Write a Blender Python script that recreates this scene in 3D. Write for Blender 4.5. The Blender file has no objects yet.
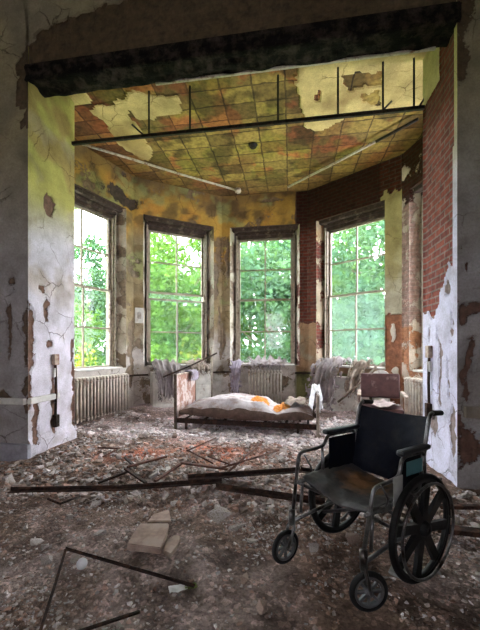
import bpy, bmesh, math, random
from mathutils import Vector, Matrix, noise
R = random.Random(7)
PI = math.pi
COL = bpy.context.scene.collection
V = Vector
F_PX, HY, EYE, YAW = 332.4, 347.0, 1.344, 0.153
CY, SY = math.cos(YAW), math.sin(YAW)

# ---------------------------------------------------------------- measuring helpers
def room(xc, yc, z):                      # camera-aligned metres -> room metres
    return V((xc * CY - yc * SY, xc * SY + yc * CY, z))
def at_depth(px, py, d):
    return room((px - 240) / F_PX * d, d, EYE - (py - HY) / F_PX * d)
def at_z(px, py, z=0.0):
    d = (EYE - z) * F_PX / (py - HY)
    return at_depth(px, py, d)
def n3(p, s=1.0, o=0.0):
    return noise.noise(V((p[0] * s + o, p[1] * s - o, p[2] * s + o * .7)))
def fbm(p, s=1.0, o=0.0, oc=4):
    return noise.fractal(V((p[0] * s + o, p[1] * s - o, p[2] * s + o * .7)), 1.0, 2.0, oc)
def lerp(a, b, t): return a + (b - a) * t
def mixc(a, b, t):
    t = max(0, min(1, t)); return tuple(a[i] + (b[i] - a[i]) * t for i in range(3))
def sstep(a, b, x):
    t = max(0., min(1., (x - a) / (b - a))); return t * t * (3 - 2 * t)
def inpoly(x, y, poly):
    c = False; j = len(poly) - 1
    for i in range(len(poly)):
        xi, yi = poly[i]; xj, yj = poly[j]
        if (yi > y) != (yj > y) and x < (xj - xi) * (y - yi) / (yj - yi) + xi: c = not c
        j = i
    return c

# ---------------------------------------------------------------- mesh builder
class MB:
    def __init__(s): s.v = []; s.f = []; s.c = []; s.smooth = []
    def add(s, vs, fs, col=None, sm=False):
        b = len(s.v); s.v += [V(p) for p in vs]
        s.f += [tuple(b + i for i in f) for f in fs]; s.smooth += [sm] * len(fs)
        s.c += [col or (1, 1, 1)] * len(vs); return s
    def box(s, lo, hi, M=None, col=None):
        x0, y0, z0 = lo; x1, y1, z1 = hi
        vs = [V(p) for p in ((x0,y0,z0),(x1,y0,z0),(x1,y1,z0),(x0,y1,z0),(x0,y0,z1),(x1,y0,z1),(x1,y1,z1),(x0,y1,z1))]
        if M: vs = [M @ p for p in vs]
        return s.add(vs, [(0,3,2,1),(4,5,6,7),(0,1,5,4),(1,2,6,5),(2,3,7,6),(3,0,4,7)], col)
    def cbox(s, lo, hi, b=.006, M=None, col=None):      # chamfered box
        bm = bmesh.new(); bmesh.ops.create_cube(bm, size=1)
        c = [(lo[i] + hi[i]) / 2 for i in range(3)]; d = [hi[i] - lo[i] for i in range(3)]
        for v in bm.verts: v.co = V([c[i] + v.co[i] * d[i] for i in range(3)])
        bmesh.ops.bevel(bm, geom=bm.edges[:], offset=min(b, min(d) * .45), segments=2, affect='EDGES', profile=.5)
        return s.bm(bm, M, col)
    def bm(s, bm, M=None, col=None, sm=False):
        bm.verts.ensure_lookup_table(); bm.verts.index_update()
        vs = [(M @ v.co) if M else v.co.copy() for v in bm.verts]
        s.add(vs, [tuple(v.index for v in f.verts) for f in bm.faces], col, sm); bm.free(); return s
    def tube(s, pts, r, n=8, cap=True, col=None, closed=False):
        pts = [V(p) for p in pts]; m = len(pts)
        rs = r if isinstance(r, (list, tuple)) else [r] * m
        vs = []; up = None
        for i, p in enumerate(pts):
            if closed: t = (pts[(i + 1) % m] - pts[i - 1])
            else: t = pts[min(i + 1, m - 1)] - pts[max(i - 1, 0)]
            t.normalize()
            if up is None:
                up = V((0, 0, 1)) if abs(t.z) < .9 else V((1, 0, 0))
            a = up - t * up.dot(t)
            if a.length < 1e-5: a = t.orthogonal()
            a.normalize(); up = a; b = t.cross(a)
            for k in range(n):
                q = 2 * PI * k / n
                vs.append(p + (a * math.cos(q) + b * math.sin(q)) * rs[i])
        fs = []
        for i in range(m if closed else m - 1):
            j = (i + 1) % m
            for k in range(n):
                fs.append((i*n + k, i*n + (k+1) % n, j*n + (k+1) % n, j*n + k))
        if cap and not closed:
            fs += [tuple(range(n - 1, -1, -1)), tuple(range((m-1)*n, m*n))]
        return s.add(vs, fs, col, True)
    def lathe(s, prof, n=32, M=None, col=None):          # prof [(r, z)], closed loop about z
        vs = []; m = len(prof)
        for k in range(n):
            q = 2 * PI * k / n
            for (r, z) in prof: vs.append(V((r * math.cos(q), r * math.sin(q), z)))
        if M: vs = [M @ p for p in vs]
        fs = []
        for k in range(n):
            for i in range(m):
                j = (i + 1) % m
                fs.append((k*m + i, ((k+1) % n)*m + i, ((k+1) % n)*m + j, k*m + j))
        return s.add(vs, fs, col, True)
    def mesh(s, name, recalc=True):
        me = bpy.data.meshes.new(name); me.from_pydata([tuple(p) for p in s.v], [], s.f)
        me.polygons.foreach_set('use_smooth', s.smooth)
        if any(c != (1, 1, 1) for c in s.c):
            a = me.attributes.new('col', 'FLOAT_COLOR', 'POINT')
            a.data.foreach_set('color', [x for c in s.c for x in (c[0], c[1], c[2], 1.0)])
        if recalc:
            bm = bmesh.new(); bm.from_mesh(me); bmesh.ops.recalc_face_normals(bm, faces=bm.faces); bm.to_mesh(me); bm.free()
        me.update(); return me
    def build(s, name, m, parent=None, recalc=True):
        return link(name, s.mesh(name, recalc), m, parent)

def link(name, me, m=None, parent=None):
    o = bpy.data.objects.new(name, me); COL.objects.link(o)
    if m: me.materials.append(m)
    if parent: o.parent = parent
    return o
def tag(o, label, cat, group=None, kind=None):
    o['label'] = label; o['category'] = cat
    if group: o['group'] = group
    if kind: o['kind'] = kind
    return o
def struct(o): o['kind'] = 'structure'; return o
def thing(name, loc, label, cat, rz=0, group=None):
    o = bpy.data.objects.new(name, None); COL.objects.link(o); o.empty_display_size = .1
    o.location = loc; o.rotation_euler = (0, 0, rz); return tag(o, label, cat, group)
def arc(pts, r, seg=5):                  # round the corners of a polyline
    pts = [V(p) for p in pts]; out = [pts[0]]
    for i in range(1, len(pts) - 1):
        a, b, c = pts[i-1], pts[i], pts[i+1]
        rr = min(r, (a-b).length * .49, (c-b).length * .49)
        p, q = b + (a-b).normalized() * rr, b + (c-b).normalized() * rr
        for k in range(seg + 1):
            t = k / seg; out.append(p*(1-t)**2 + b*2*t*(1-t) + q*t*t)
    out.append(pts[-1]); return out

# ---------------------------------------------------------------- materials
class NT:
    def __init__(s, name):
        s.m = bpy.data.materials.new(name); s.m.use_nodes = True
        s.t = s.m.node_tree; s.t.nodes.clear()
        s.out = s.n('ShaderNodeOutputMaterial')
    def n(s, typ, **kw):
        x = s.t.nodes.new(typ)
        for k, v in kw.items(): setattr(x, k, v)
        return x
    def set(s, sock, v):
        if hasattr(v, 'is_output') or isinstance(v, bpy.types.NodeSocket): s.t.links.new(v, sock)
        else: sock.default_value = v
    def math(s, op, a, b=0.0, c=False):
        x = s.n('ShaderNodeMath', operation=op, use_clamp=c); s.set(x.inputs[0], a); s.set(x.inputs[1], b); return x.outputs[0]
    def mix(s, f, a, b, mode='MIX'):
        x = s.n('ShaderNodeMix', data_type='RGBA', blend_type=mode)
        s.set(x.inputs[0], f)
        for i, v in ((6, a), (7, b)): s.set(x.inputs[i], (*v, 1) if isinstance(v, tuple) and len(v) == 3 else v)
        return x.outputs[2]
    def noise(s, scale, det=6, rough=.6, vec=None, out='Fac', dist=0):
        x = s.n('ShaderNodeTexNoise'); x.inputs['Scale'].default_value = scale
        x.inputs['Detail'].default_value = det; x.inputs['Roughness'].default_value = rough; x.inputs['Distortion'].default_value = dist
        s.set(x.inputs['Vector'], vec or s.geo()); return x.outputs[out]
    def geo(s):
        if not hasattr(s, '_g'): s._g = s.n('ShaderNodeTexCoord').outputs['Object']
        return s._g
    def rng(s, v, a, b, c=0., d=1.):
        x = s.n('ShaderNodeMapRange'); s.set(x.inputs[0], v)
        for i, q in enumerate((a, b, c, d)): x.inputs[i+1].default_value = q
        return x.outputs[0]
    def attr(s, name, out='Color'):
        x = s.n('ShaderNodeAttribute', attribute_name=name); return x.outputs[out]
    def bump(s, h, st=.5, d=.01, nrm=None):
        x = s.n('ShaderNodeBump'); x.inputs['Strength'].default_value = st; x.inputs['Distance'].default_value = d
        s.set(x.inputs['Height'], h)
        if nrm: s.set(x.inputs['Normal'], nrm)
        return x.outputs[0]
    def bsdf(s, col, rough=.8, metal=0., nrm=None, spec=.4):
        b = s.n('ShaderNodeBsdfPrincipled')
        s.set(b.inputs['Base Color'], (*col, 1) if isinstance(col, tuple) and len(col) == 3 else col)
        s.set(b.inputs['Roughness'], rough); s.set(b.inputs['Metallic'], metal); b.inputs['Specular IOR Level'].default_value = spec
        if nrm: s.set(b.inputs['Normal'], nrm)
        s.t.links.new(b.outputs[0], s.out.inputs[0]); return b

def wall_mat(name, bw, bh, off, c1, c2, mortar, msize=.012, spec=.25, warp=.012):
    """Plaster of attribute colour 'col' over brick/tile where 'peel' > .5; 'under' tints the bare layer, 'brk' = how brick-like it is."""
    s = NT(name)
    col = s.attr('col'); peel = s.attr('peel', 'Fac'); und = s.attr('under'); brk = s.attr('brk', 'Fac')
    uv = s.n('ShaderNodeUVMap').outputs[0]
    nz = s.noise(14, 8, .65); nf = s.noise(55, 5, .7); nb = s.noise(2.6, 6, .65)
    m = s.rng(s.math('ADD', peel, s.math('ADD', s.math('MULTIPLY', s.math('SUBTRACT', nz, .5), .7), s.math('MULTIPLY', s.math('SUBTRACT', nf, .5), .25))), .47, .53)
    b = s.n('ShaderNodeTexBrick', offset=off)
    s.set(b.inputs['Vector'], s.mix(warp, uv, s.noise(6, 3, .5, uv, 'Color')))
    for k, v in (('Color1', c1), ('Color2', c2), ('Mortar', mortar)): b.inputs[k].default_value = (*v, 1)
    for k, v in (('Scale', 1), ('Brick Width', bw), ('Row Height', bh), ('Mortar Size', msize), ('Mortar Smooth', .25), ('Bias', 0)): b.inputs[k].default_value = v
    bcol = s.mix(brk, (1., 1., 1.), b.outputs[0])
    bcol = s.mix(1., bcol, und, 'MULTIPLY')
    bcol = s.mix(1., bcol, s.mix(s.rng(nz, .3, .7), (.5, .5, .5), (1.35, 1.3, 1.25)), 'MULTIPLY')
    # plaster: blotches, stains, fine cracks
    pc = s.mix(1., col, s.mix(s.rng(nb, .32, .68), (.66, .64, .62), (1.2, 1.2, 1.2)), 'MULTIPLY')
    pc = s.mix(1., pc, s.mix(s.rng(nf, .3, .7), (.8, .78, .76), (1.1, 1.1, 1.1)), 'MULTIPLY')
    vo = s.n('ShaderNodeTexVoronoi', feature='DISTANCE_TO_EDGE'); vo.inputs['Scale'].default_value = 3.2
    s.set(vo.inputs['Vector'], s.mix(.12, s.geo(), s.noise(5, 4, .6, None, 'Color')))
    crack = s.math('MULTIPLY', s.rng(vo.outputs['Distance'], .0, .018, 1, 0), s.rng(s.noise(1.7, 2, .5), .48, .6))
    pc = s.mix(crack, pc, s.mix(1., col, (.3, .26, .22), 'MULTIPLY'))
    c = s.mix(m, pc, bcol)
    h = s.math('ADD', s.math('MULTIPLY', s.math('SUBTRACT', 1., m), 1.2), s.math('MULTIPLY', nz, .35))
    h = s.math('ADD', h, s.math('MULTIPLY', s.math('MULTIPLY', b.outputs['Fac'], brk), s.math('MULTIPLY', m, -.6)))
    h = s.math('SUBTRACT', h, s.math('MULTIPLY', crack, .4)); h = s.math('ADD', h, s.math('MULTIPLY', nf, .2))
    s.bsdf(c, .88, 0, s.bump(h, .8, .022), spec); return s.m

def simple(name, col, rough=.8, metal=0., var=.35, scale=12, bump=.3, stain=None, bd=.006, spec=.4, attr=False, st_thr=(.5, .62)):
    s = NT(name); nz = s.noise(scale, 7, .65)
    base = s.attr('col') if attr else (*col, 1)
    c = s.mix(1., base, s.mix(s.rng(nz, .28, .72), (1 - var,) * 3, (1 + var * .7,) * 3), 'MULTIPLY')
    if stain:
        c = s.mix(s.rng(s.noise(scale * .45, 8, .7), *st_thr), c, stain)
    s.bsdf(c, rough, metal, s.bump(s.math('ADD', nz, s.math('MULTIPLY', s.noise(scale * 5, 3), .4)), bump, bd), spec); return s.m

M = {}
M['brickwall'] = wall_mat('peeling plaster on brick', .215, .073, .5, (.27, .078, .052), (.165, .052, .043), (.22, .165, .14), .011)
M['tileceil'] = wall_mat('hollow tile ceiling', .42, .30, .0, (.33, .255, .10), (.14, .10, .05), (.105, .075, .04), .013, .25, .05)  # tile tones include yellow-green light bounced up from ground and foliage
s = NT('dusty rubble floor'); n1 = s.noise(7, 9, .75); n2 = s.noise(45, 6, .75)
vo = s.n('ShaderNodeTexVoronoi'); vo.inputs['Scale'].default_value = 38; s.set(vo.inputs['Vector'], s.mix(.05, s.geo(), s.noise(12, 4, .6, None, 'Color')))
vc = s.n('ShaderNodeSeparateColor'); s.set(vc.inputs[0], vo.outputs['Color'])
c = s.mix(1., s.attr('col'), s.mix(s.rng(n1, .3, .7), (.5, .47, .45), (1.4, 1.38, 1.38)), 'MULTIPLY')
c = s.mix(1., c, s.mix(s.rng(n2, .3, .7), (.45, .43, .42), (1.45, 1.42, 1.4)), 'MULTIPLY')
c = s.mix(s.rng(vc.outputs[0], .78, .8), c, s.mix(1., c, (1.7, 1.65, 1.65), 'MULTIPLY'))
h = s.math('ADD', s.math('ADD', n1, s.math('MULTIPLY', n2, .6)), s.math('MULTIPLY', vo.outputs['Distance'], -.35))
s.bsdf(c, .95, 0, s.bump(h, 1., .06), .1); M['floor'] = s.m
M['rubble'] = simple('plaster rubble', (.5, .45, .42), .95, 0, .4, 30, .5, None, .006, .15, True)
M['chunk'] = simple('broken plaster', (.46, .40, .38), .95, 0, .4, 18, .6, (.25, .19, .16), .01, .15)
M['slab'] = simple('dusty stone slab', (.32, .225, .185), .92, 0, .4, 14, .5, (.34, .26, .22), .006, .2)
M['rust'] = simple('rusted iron', (.032, .019, .016), .85, .2, .6, 25, .5, (.085, .04, .026), .004, .2)
M['redrust'] = simple('red rusted iron', (.12, .045, .03), .85, .2, .5, 25, .5, (.05, .03, .025), .004)
M['char'] = simple('charred timber', (.009, .007, .007), .85, 0, .6, 16, 1., (.06, .045, .036), .04, .1, False, (.46, .66))
M['frame'] = simple('weathered window paint', (.33, .27, .22), .7, 0, .35, 20, .4, (.13, .085, .06), .004, .3, False, (.52, .64))
M['darkwood'] = simple('dark bare wood', (.09, .055, .04), .8, 0, .5, 18, .5, (.2, .16, .13), .006)
M['lintel'] = simple('dark lintel wood with shade', (.055, .035, .028), .85, 0, .6, 14, .7, (.16, .12, .095), .01, .2, False, (.55, .68))  # dark head wood, with the lintel's shadow put into its colour
M['radiator'] = simple('old radiator paint', (.50, .43, .38), .55, 0, .3, 10, .3, (.22, .085, .045), .003, .4, False, (.56, .7))
M['white'] = simple('peeling white paint', (.62, .58, .55), .75, 0, .25, 9, .4, (.30, .22, .18), .004, .3, False, (.56, .66))
M['headboard'] = simple('headboard paint', (.62, .50, .48), .7, 0, .25, 9, .3, (.34, .17, .13), .003, .3, False, (.46, .52))
M['cloth'] = simple('dirty grey cloth', (.30, .255, .265), .95, 0, .4, 9, .6, (.15, .115, .105), .004, .1)
M['cloth2'] = simple('dusty beige cloth', (.33, .265, .23), .95, 0, .45, 9, .6, (.14, .095, .08), .004, .1)
M['lilac'] = simple('faded lilac cloth', (.36, .31, .38), .95, 0, .35, 9, .5, (.2, .155, .17), .004, .1)
M['mattress'] = simple('stained mattress ticking', (.52, .46, .48), .95, 0, .35, 8, .6, (.30, .21, .18), .006, .1, False, (.47, .6))
M['mattside'] = simple('rotten mattress side', (.13, .085, .07), .95, 0, .5, 9, .7, (.09, .06, .05), .01, .1)
M['foam'] = simple('orange foam', (.72, .24, .05), .95, 0, .4, 25, .9, (.85, .42, .15), .02, .1)
M['paper'] = simple('white paper', (.75, .74, .76), .9, 0, .15, 9, .1)
M['vinyl'] = simple('black navy vinyl', (.004, .0055, .0115), .55, 0, .5, 14, .25, (.012, .011, .013), .003, .12)
M['pad'] = simple('armrest vinyl', (.016, .018, .024), .42, 0, .3, 20, .2, None, .002, .5)
M['rubber'] = simple('black rubber', (.009, .008, .009), .7, 0, .5, 18, .3, (.032, .026, .022), .003, .25, False, (.55, .7))
M['plastic'] = simple('dark plastic wheel', (.010, .010, .011), .5, 0, .4, 12, .15, (.03, .025, .022), .002, .3, False, (.55, .7))
M['greyplast'] = simple('grey caster plastic', (.08, .08, .085), .5, 0, .3, 20, .2, (.06, .05, .045), .002)
M['steel'] = simple('dull chrome', (.17, .165, .17), .33, .8, .4, 15, .15, (.045, .035, .03), .002, .4, False, (.46, .6))
M['maroon'] = simple('maroon vinyl', (.085, .032, .034), .5, 0, .4, 10, .3, (.26, .17, .16), .003, .4, False, (.58, .7))
M['wood'] = simple('worn pale wood', (.42, .33, .28), .7, 0, .4, 14, .3, (.2, .12, .09), .003)
M['teal'] = simple('teal card', (.05, .15, .17), .6, 0, .2, 9, .1)
M['grey'] = simple('grey sheet', (.30, .30, .29), .6, 0, .3, 12, .1)
M['pipe'] = simple('pale painted pipe', (.50, .43, .34), .6, .1, .35, 20, .3, (.20, .10, .06), .003, .4, False, (.54, .66))
M['iron'] = simple('black iron', (.018, .013, .010), .7, .4, .5, 25, .4, (.05, .025, .015), .003)
M['boxmetal'] = simple('beige box paint', (.42, .32, .25), .7, 0, .4, 20, .3, (.20, .07, .05), .003)
M['bark'] = simple('bark', (.10, .075, .055), .95, 0, .5, 12, .8, None, .02, .1)
M['lawn'] = simple('lawn', (.10, .20, .04), .95, 0, .5, 3, .5, (.16, .25, .05), .05, .1)
M['roomwall'] = simple('dim room plaster', (.30, .26, .22), .9, 0, .35, 3, .3, (.2, .16, .13), .01, .2)
# seat: vinyl with a rusty stain in the middle
s = NT('stained vinyl seat')
nz = s.noise(14, 7, .65); g = s.n('ShaderNodeVectorMath', operation='MULTIPLY'); s.set(g.inputs[0], s.geo()); g.inputs[1].default_value = (1, 1, 0)
g2 = s.n('ShaderNodeVectorMath', operation='DISTANCE'); s.set(g2.inputs[0], g.outputs[0]); g2.inputs[1].default_value = (.10, -.03, 0)
st = s.math('ADD', s.rng(g2.outputs['Value'], .0, .30, 1, 0), s.math('MULTIPLY', s.math('SUBTRACT', nz, .5), 1.2))
c = s.mix(s.rng(nz, .3, .7), (.022, .022, .025), (.085, .078, .075))
c = s.mix(s.rng(st, .4, .85), c, (.22, .11, .05))
s.bsdf(c, .6, 0, s.bump(nz, .35, .006), .4); M['seat'] = s.m
# glass: thin, its dirty film tinted teal to paint in haze over the foliage
def glass(name, dirt_haze, tint=(.93, 1., .97)):
    s = NT(name)
    tr = s.n('ShaderNodeBsdfTransparent'); tr.inputs[0].default_value = (*tint, 1)
    gl = s.n('ShaderNodeBsdfGlossy'); gl.inputs['Roughness'].default_value = .06
    tl = s.n('ShaderNodeBsdfTranslucent'); tl.inputs[0].default_value = (.42, .62, .58, 1)
    fr = s.n('ShaderNodeFresnel'); fr.inputs['IOR'].default_value = 1.45
    d = s.rng(s.noise(3.5, 6, .65), .3, .75, dirt_haze * .45, dirt_haze * 1.45)
    m1 = s.n('ShaderNodeMixShader'); s.set(m1.inputs[0], d); s.t.links.new(tr.outputs[0], m1.inputs[1]); s.t.links.new(tl.outputs[0], m1.inputs[2])
    m2 = s.n('ShaderNodeMixShader'); s.set(m2.inputs[0], s.math('MULTIPLY', fr.outputs[0], .5)); s.t.links.new(m1.outputs[0], m2.inputs[1]); s.t.links.new(gl.outputs[0], m2.inputs[2])
    s.t.links.new(m2.outputs[0], s.out.inputs[0]); return s.m
M['glass'] = glass('window glass', .03); M['hazy'] = glass('dusty window glass', .10)
def leafmat(name, a, b):
    s = NT(name)
    c = s.mix(1., s.mix(s.rng(s.noise(.9, 3), .35, .65), a, b), s.attr('col'), 'MULTIPLY')
    d = s.n('ShaderNodeBsdfDiffuse'); t = s.n('ShaderNodeBsdfTranslucent')
    s.set(d.inputs[0], c); s.set(t.inputs[0], s.mix(1., c, (1.25, 1.25, .7), 'MULTIPLY'))
    m = s.n('ShaderNodeMixShader'); m.inputs[0].default_value = .4
    s.t.links.new(d.outputs[0], m.inputs[1]); s.t.links.new(t.outputs[0], m.inputs[2]); s.t.links.new(m.outputs[0], s.out.inputs[0]); return s.m
M['leaf'] = leafmat('green leaves', (.04, .105, .028), (.095, .17, .03))
M['leaf2'] = leafmat('blue green leaves', (.034, .085, .052), (.075, .135, .066))
M['leaf3'] = leafmat('yellow green leaves', (.14, .18, .025), (.22, .22, .03))

# ---------------------------------------------------------------- wall surfaces
def surface(mb, us, vs, P, skip=None, f=None, disp=.02):
    """Grid over us x vs; P(u,v)->(point, normal); f(point,u,v)->(col, peel, under, brk). Plaster stands proud of the bare layer."""
    b = len(mb['v']); nu, nv = len(us), len(vs)
    for j in range(nv):
        for i in range(nu):
            p, n = P(us[i], vs[j]); c, pe, un, br = f(p, us[i], vs[j])
            inner = 0 < i < nu - 1 and 0 < j < nv - 1
            q = p - n * (disp * sstep(.4, .6, pe)) if inner else p
            mb['v'].append(q); mb['col'] += [*c, 1]; mb['peel'].append(pe); mb['under'] += [*un, 1]; mb['brk'].append(br); mb['uv'].append((us[i] + 31, vs[j] + 17))
    for j in range(nv - 1):
        for i in range(nu - 1):
            if skip and skip((us[i] + us[i+1]) / 2, (vs[j] + vs[j+1]) / 2): continue
            mb['f'].append((b + j*nu + i, b + j*nu + i + 1, b + (j+1)*nu + i + 1, b + (j+1)*nu + i))
def newsurf(): return {k: [] for k in ('v', 'f', 'col', 'peel', 'under', 'brk', 'uv')}
def endsurf(mb, name, m):
    me = bpy.data.meshes.new(name); me.from_pydata([tuple(p) for p in mb['v']], [], mb['f'])
    for k, t, key in (('col', 'FLOAT_COLOR', 'color'), ('under', 'FLOAT_COLOR', 'color'), ('peel', 'FLOAT', 'value'), ('brk', 'FLOAT', 'value')):
        me.attributes.new(k, t, 'POINT').data.foreach_set(key, mb[k])
    uv = me.uv_layers.new(name='UVMap'); li = [0] * len(me.loops); me.loops.foreach_get('vertex_index', li)
    uv.data.foreach_set('uv', [x for i in li for x in mb['uv'][i]])
    return struct(link(name, me, m))
def steps(a, b, d):
    n = max(1, round((b - a) / d)); return [a + (b - a) * i / n for i in range(n + 1)]

X0, X1, YF, YB = -3.073, 1.587, 3.5, 4.35      # opening in the dividing wall
BX, BY, RIN, RGL = -.613, 4.56, 3.07, 3.367    # bay centre, wall face and glass apothems
ZC, ZS, ZM, ZT, ZO = 4.84, .956, 2.46, 3.896, 4.13
HW, OW = .64, .70                              # glass and opening half widths
HF = RIN * math.tan(math.radians(18))
def blob(x, z, bl):                             # largest of several soft ellipses
    m = -9; q = V((x * 4.5, z * 4.5, 3)); a = .045 * noise.noise(q) + .03 * noise.noise(q * 3.1); x += a; z += .06 * noise.noise(q * 1.3 + V((5, 1, 2))); x += .015 * noise.noise(q * 8)
    for (cx, cz, rx, rz) in bl: m = max(m, 1 - math.hypot((x - cx) / rx, (z - cz) / rz))
    return m

LAV, GREYP, OCHRE, CREAM = (.66, .61, .70), (.44, .42, .38), (.46, .27, .055), (.56, .50, .28)  # LAV: pale plaster with the windows' bluish skylight put into its colour
BROWN, DKBR, REDB = (.24, .15, .11), (.10, .065, .05), (1., 1., 1.)

# ---- dividing wall, left of the opening
def f_left_reveal(p, y, z):
    g = sstep(2.4, 3.5, z + .4 * n3(p, 1.2)); c = mixc(LAV, (.47, .42, .13), g)
    c = mixc(c, (.36, .25, .10), sstep(.0, .35, fbm(p, 1.6, 3)) * .85 * sstep(1.7, 2.6, z))
    c = mixc(c, (.40, .33, .29), sstep(.15, .5, fbm(p, 2.3, 9)) * .4)
    k = max(blob(y, z, [(3.62, .42, .07, .32), (3.54, 1.5, .06, .55), (3.52, .9, .04, .3), (3.85, 3.13, .13, .22), (3.93, .72, .05, .6), (4.33, .9, .05, .8), (3.75, 2.05, .1, .06), (3.8, 1.85, .05, .2), (3.85, 1.38, .1, .1)]), -.4)
    return c, .31 + k * .72 + .34 * fbm(p, 3, 2), (.22, .13, .10), .25
def f_left_front(p, x, z):
    c = mixc((.34, .31, .32), (.30, .25, .15), sstep(2., 4., z)); c = mixc(c, (.20, .17, .13), sstep(0., .5, fbm(p, 1.1, 5)) * .6)  # plaster darker than on the reveal: the front face's shade is in the colour
    k = blob(x, z, [(-3.08, 1.5, .09, .6), (-3.33, 1.55, .06, .35), (-3.1, .75, .06, .4), (-3.28, 2.1, .04, .12), (-3.45, .75, .2, .1)])
    jag = [(-3.2, 3.95), (-3.12, 4.15), (-3.25, 4.25), (-3.22, 4.6), (-3.12, 4.9), (-2.9, 5.06), (-2.7, 5.14), (-2.45, 5.17), (-2., 5.23), (-1.6, 5.32), (-1.3, 5.5), (-.7, 5.66), (2., 5.7), (2., 4), (X0, 3.95)]
    q = V((x, z, 0)); j = inpoly(x + .05 * n3(q, 5), z + .05 * n3(q, 6, 4), jag)
    return c, max(.3 + k * .7, .85 if j else .1) + .16 * fbm(p, 4, 2), mixc((.17, .12, .09), (.12, .085, .05), sstep(3.5, 4.5, z)), .3
w = newsurf()
surface(w, steps(YF, YB, .03), steps(-.1, 4.9, .035), lambda y, z: (V((X0 + .035 * sstep(.24, .2, z), y, z)), V((1, 0, 0))), None, f_left_reveal)
surface(w, steps(-6.3, X0, .05), steps(-.1, 5.75, .04), lambda x, z: (V((x, YF, z)), V((0, -1, 0))), None, f_left_front)
plain = lambda p, u, v: ((.4, .36, .3), .1, BROWN, .3)
surface(w, steps(-6.3, X0, .4), steps(-.1, 4.9, .4), lambda x, z: (V((x, YB, z)), V((0, 1, 0))), None, plain, 0)
endsurf(w, 'wall_left', M['brickwall'])
# ---- header over the opening (bare masonry, plaster above the jagged line)
w = newsurf()
surface(w, steps(X0 - .02, X1 + .02, .045), steps(4.62, 5.75, .03), lambda x, z: (V((x, YF, z)), V((0, -1, 0))), None, f_left_front, .03)
surface(w, steps(X0, X1, .4), steps(4.62, 5.75, .3), lambda x, z: (V((x, 3.79, z)), V((0, 1, 0))), None, plain, 0)
surface(w, steps(X0, X1, .4), [3.5, 3.79], lambda x, y: (V((x, y, 4.62)), V((0, 0, -1))), None, plain, 0)
endsurf(w, 'wall_header', M['brickwall'])
# ---- dividing wall, right of the opening
def f_right_reveal(p, y, z):
    c = mixc((.56, .55, .68), (.52, .46, .22), sstep(2.6, 3.9, z))  # lavender skylight from the windows is part of this plaster colour
    edge = 2.02 + .14 * math.sin(y * 9) + .09 * fbm((y, z, 1), 7) - .38 * sstep(3.75, 4.35, y) + .45 * sstep(3.62, 3.56, y) * 6
    k = sstep(edge - .03, edge + .03, z) * .95
    k = max(k, .32 + .7 * blob(y, z, [(3.62, 1.55, .03, .2), (3.72, 1.95, .06, .12), (4.15, 1.5, .03, .12), (3.95, 1.5, .02, .1), (3.9, 1.05, .045, .5), (4.05, .45, .16, .16), (3.6, .5, .07, .35), (3.7, 1.0, .02, .3)]))
    up = sstep(3.7, 4.0, z + .25 * n3(p, 3)); 
    if z > 4.25 and y > 3.9: k = .1
    lo = z < edge - .08
    return c, k + .14 * fbm(p, 5, 2), (.26, .21, .20) if lo else mixc((.95, .9, .95), (.5, .42, .32), up), .15 if lo else 1.
def f_right_front(p, x, z):
    c = mixc((.33, .31, .32), (.27, .23, .15), sstep(2.2, 4., z)); c = mixc(c, (.22, .19, .17), sstep(0., .5, fbm(p, 1.1, 5)) * .5)  # front face in shade, painted as a darker plaster than the reveal
    k = blob(x, z, [(1.66, 1.05, .05, .4), (1.70, 1.35, .07, .15), (1.62, 1.7, .05, .2), (1.8, 1.72, .25, .10), (1.68, .38, .13, .28), (1.6, .6, .08, .2), (1.65, 2.2, .03, .2), (1.62, 4.1, .10, .3), (1.62, 4.7, .16, .45), (1.6, 5.3, .1, .6)])
    return c, .3 + k * .7 + .16 * fbm(p, 4, 2), mixc((.17, .10, .08), (.12, .085, .05), sstep(3.3, 4.2, z)), .3
w = newsurf()
surface(w, steps(YF, YB, .03), steps(-.1, 4.9, .035), lambda y, z: (V((X1, y, z)), V((-1, 0, 0))), None, f_right_reveal)
surface(w, steps(X1, 4.3, .045), steps(-.1, 5.75, .04), lambda x, z: (V((x, YF, z)), V((0, -1, 0))), None, f_right_front)
surface(w, steps(X1, 4.3, .4), steps(-.1, 4.9, .4), lambda x, z: (V((x, YB, z)), V((0, 1, 0))), None, plain, 0)
endsurf(w, 'wall_right', M['brickwall'])

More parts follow.
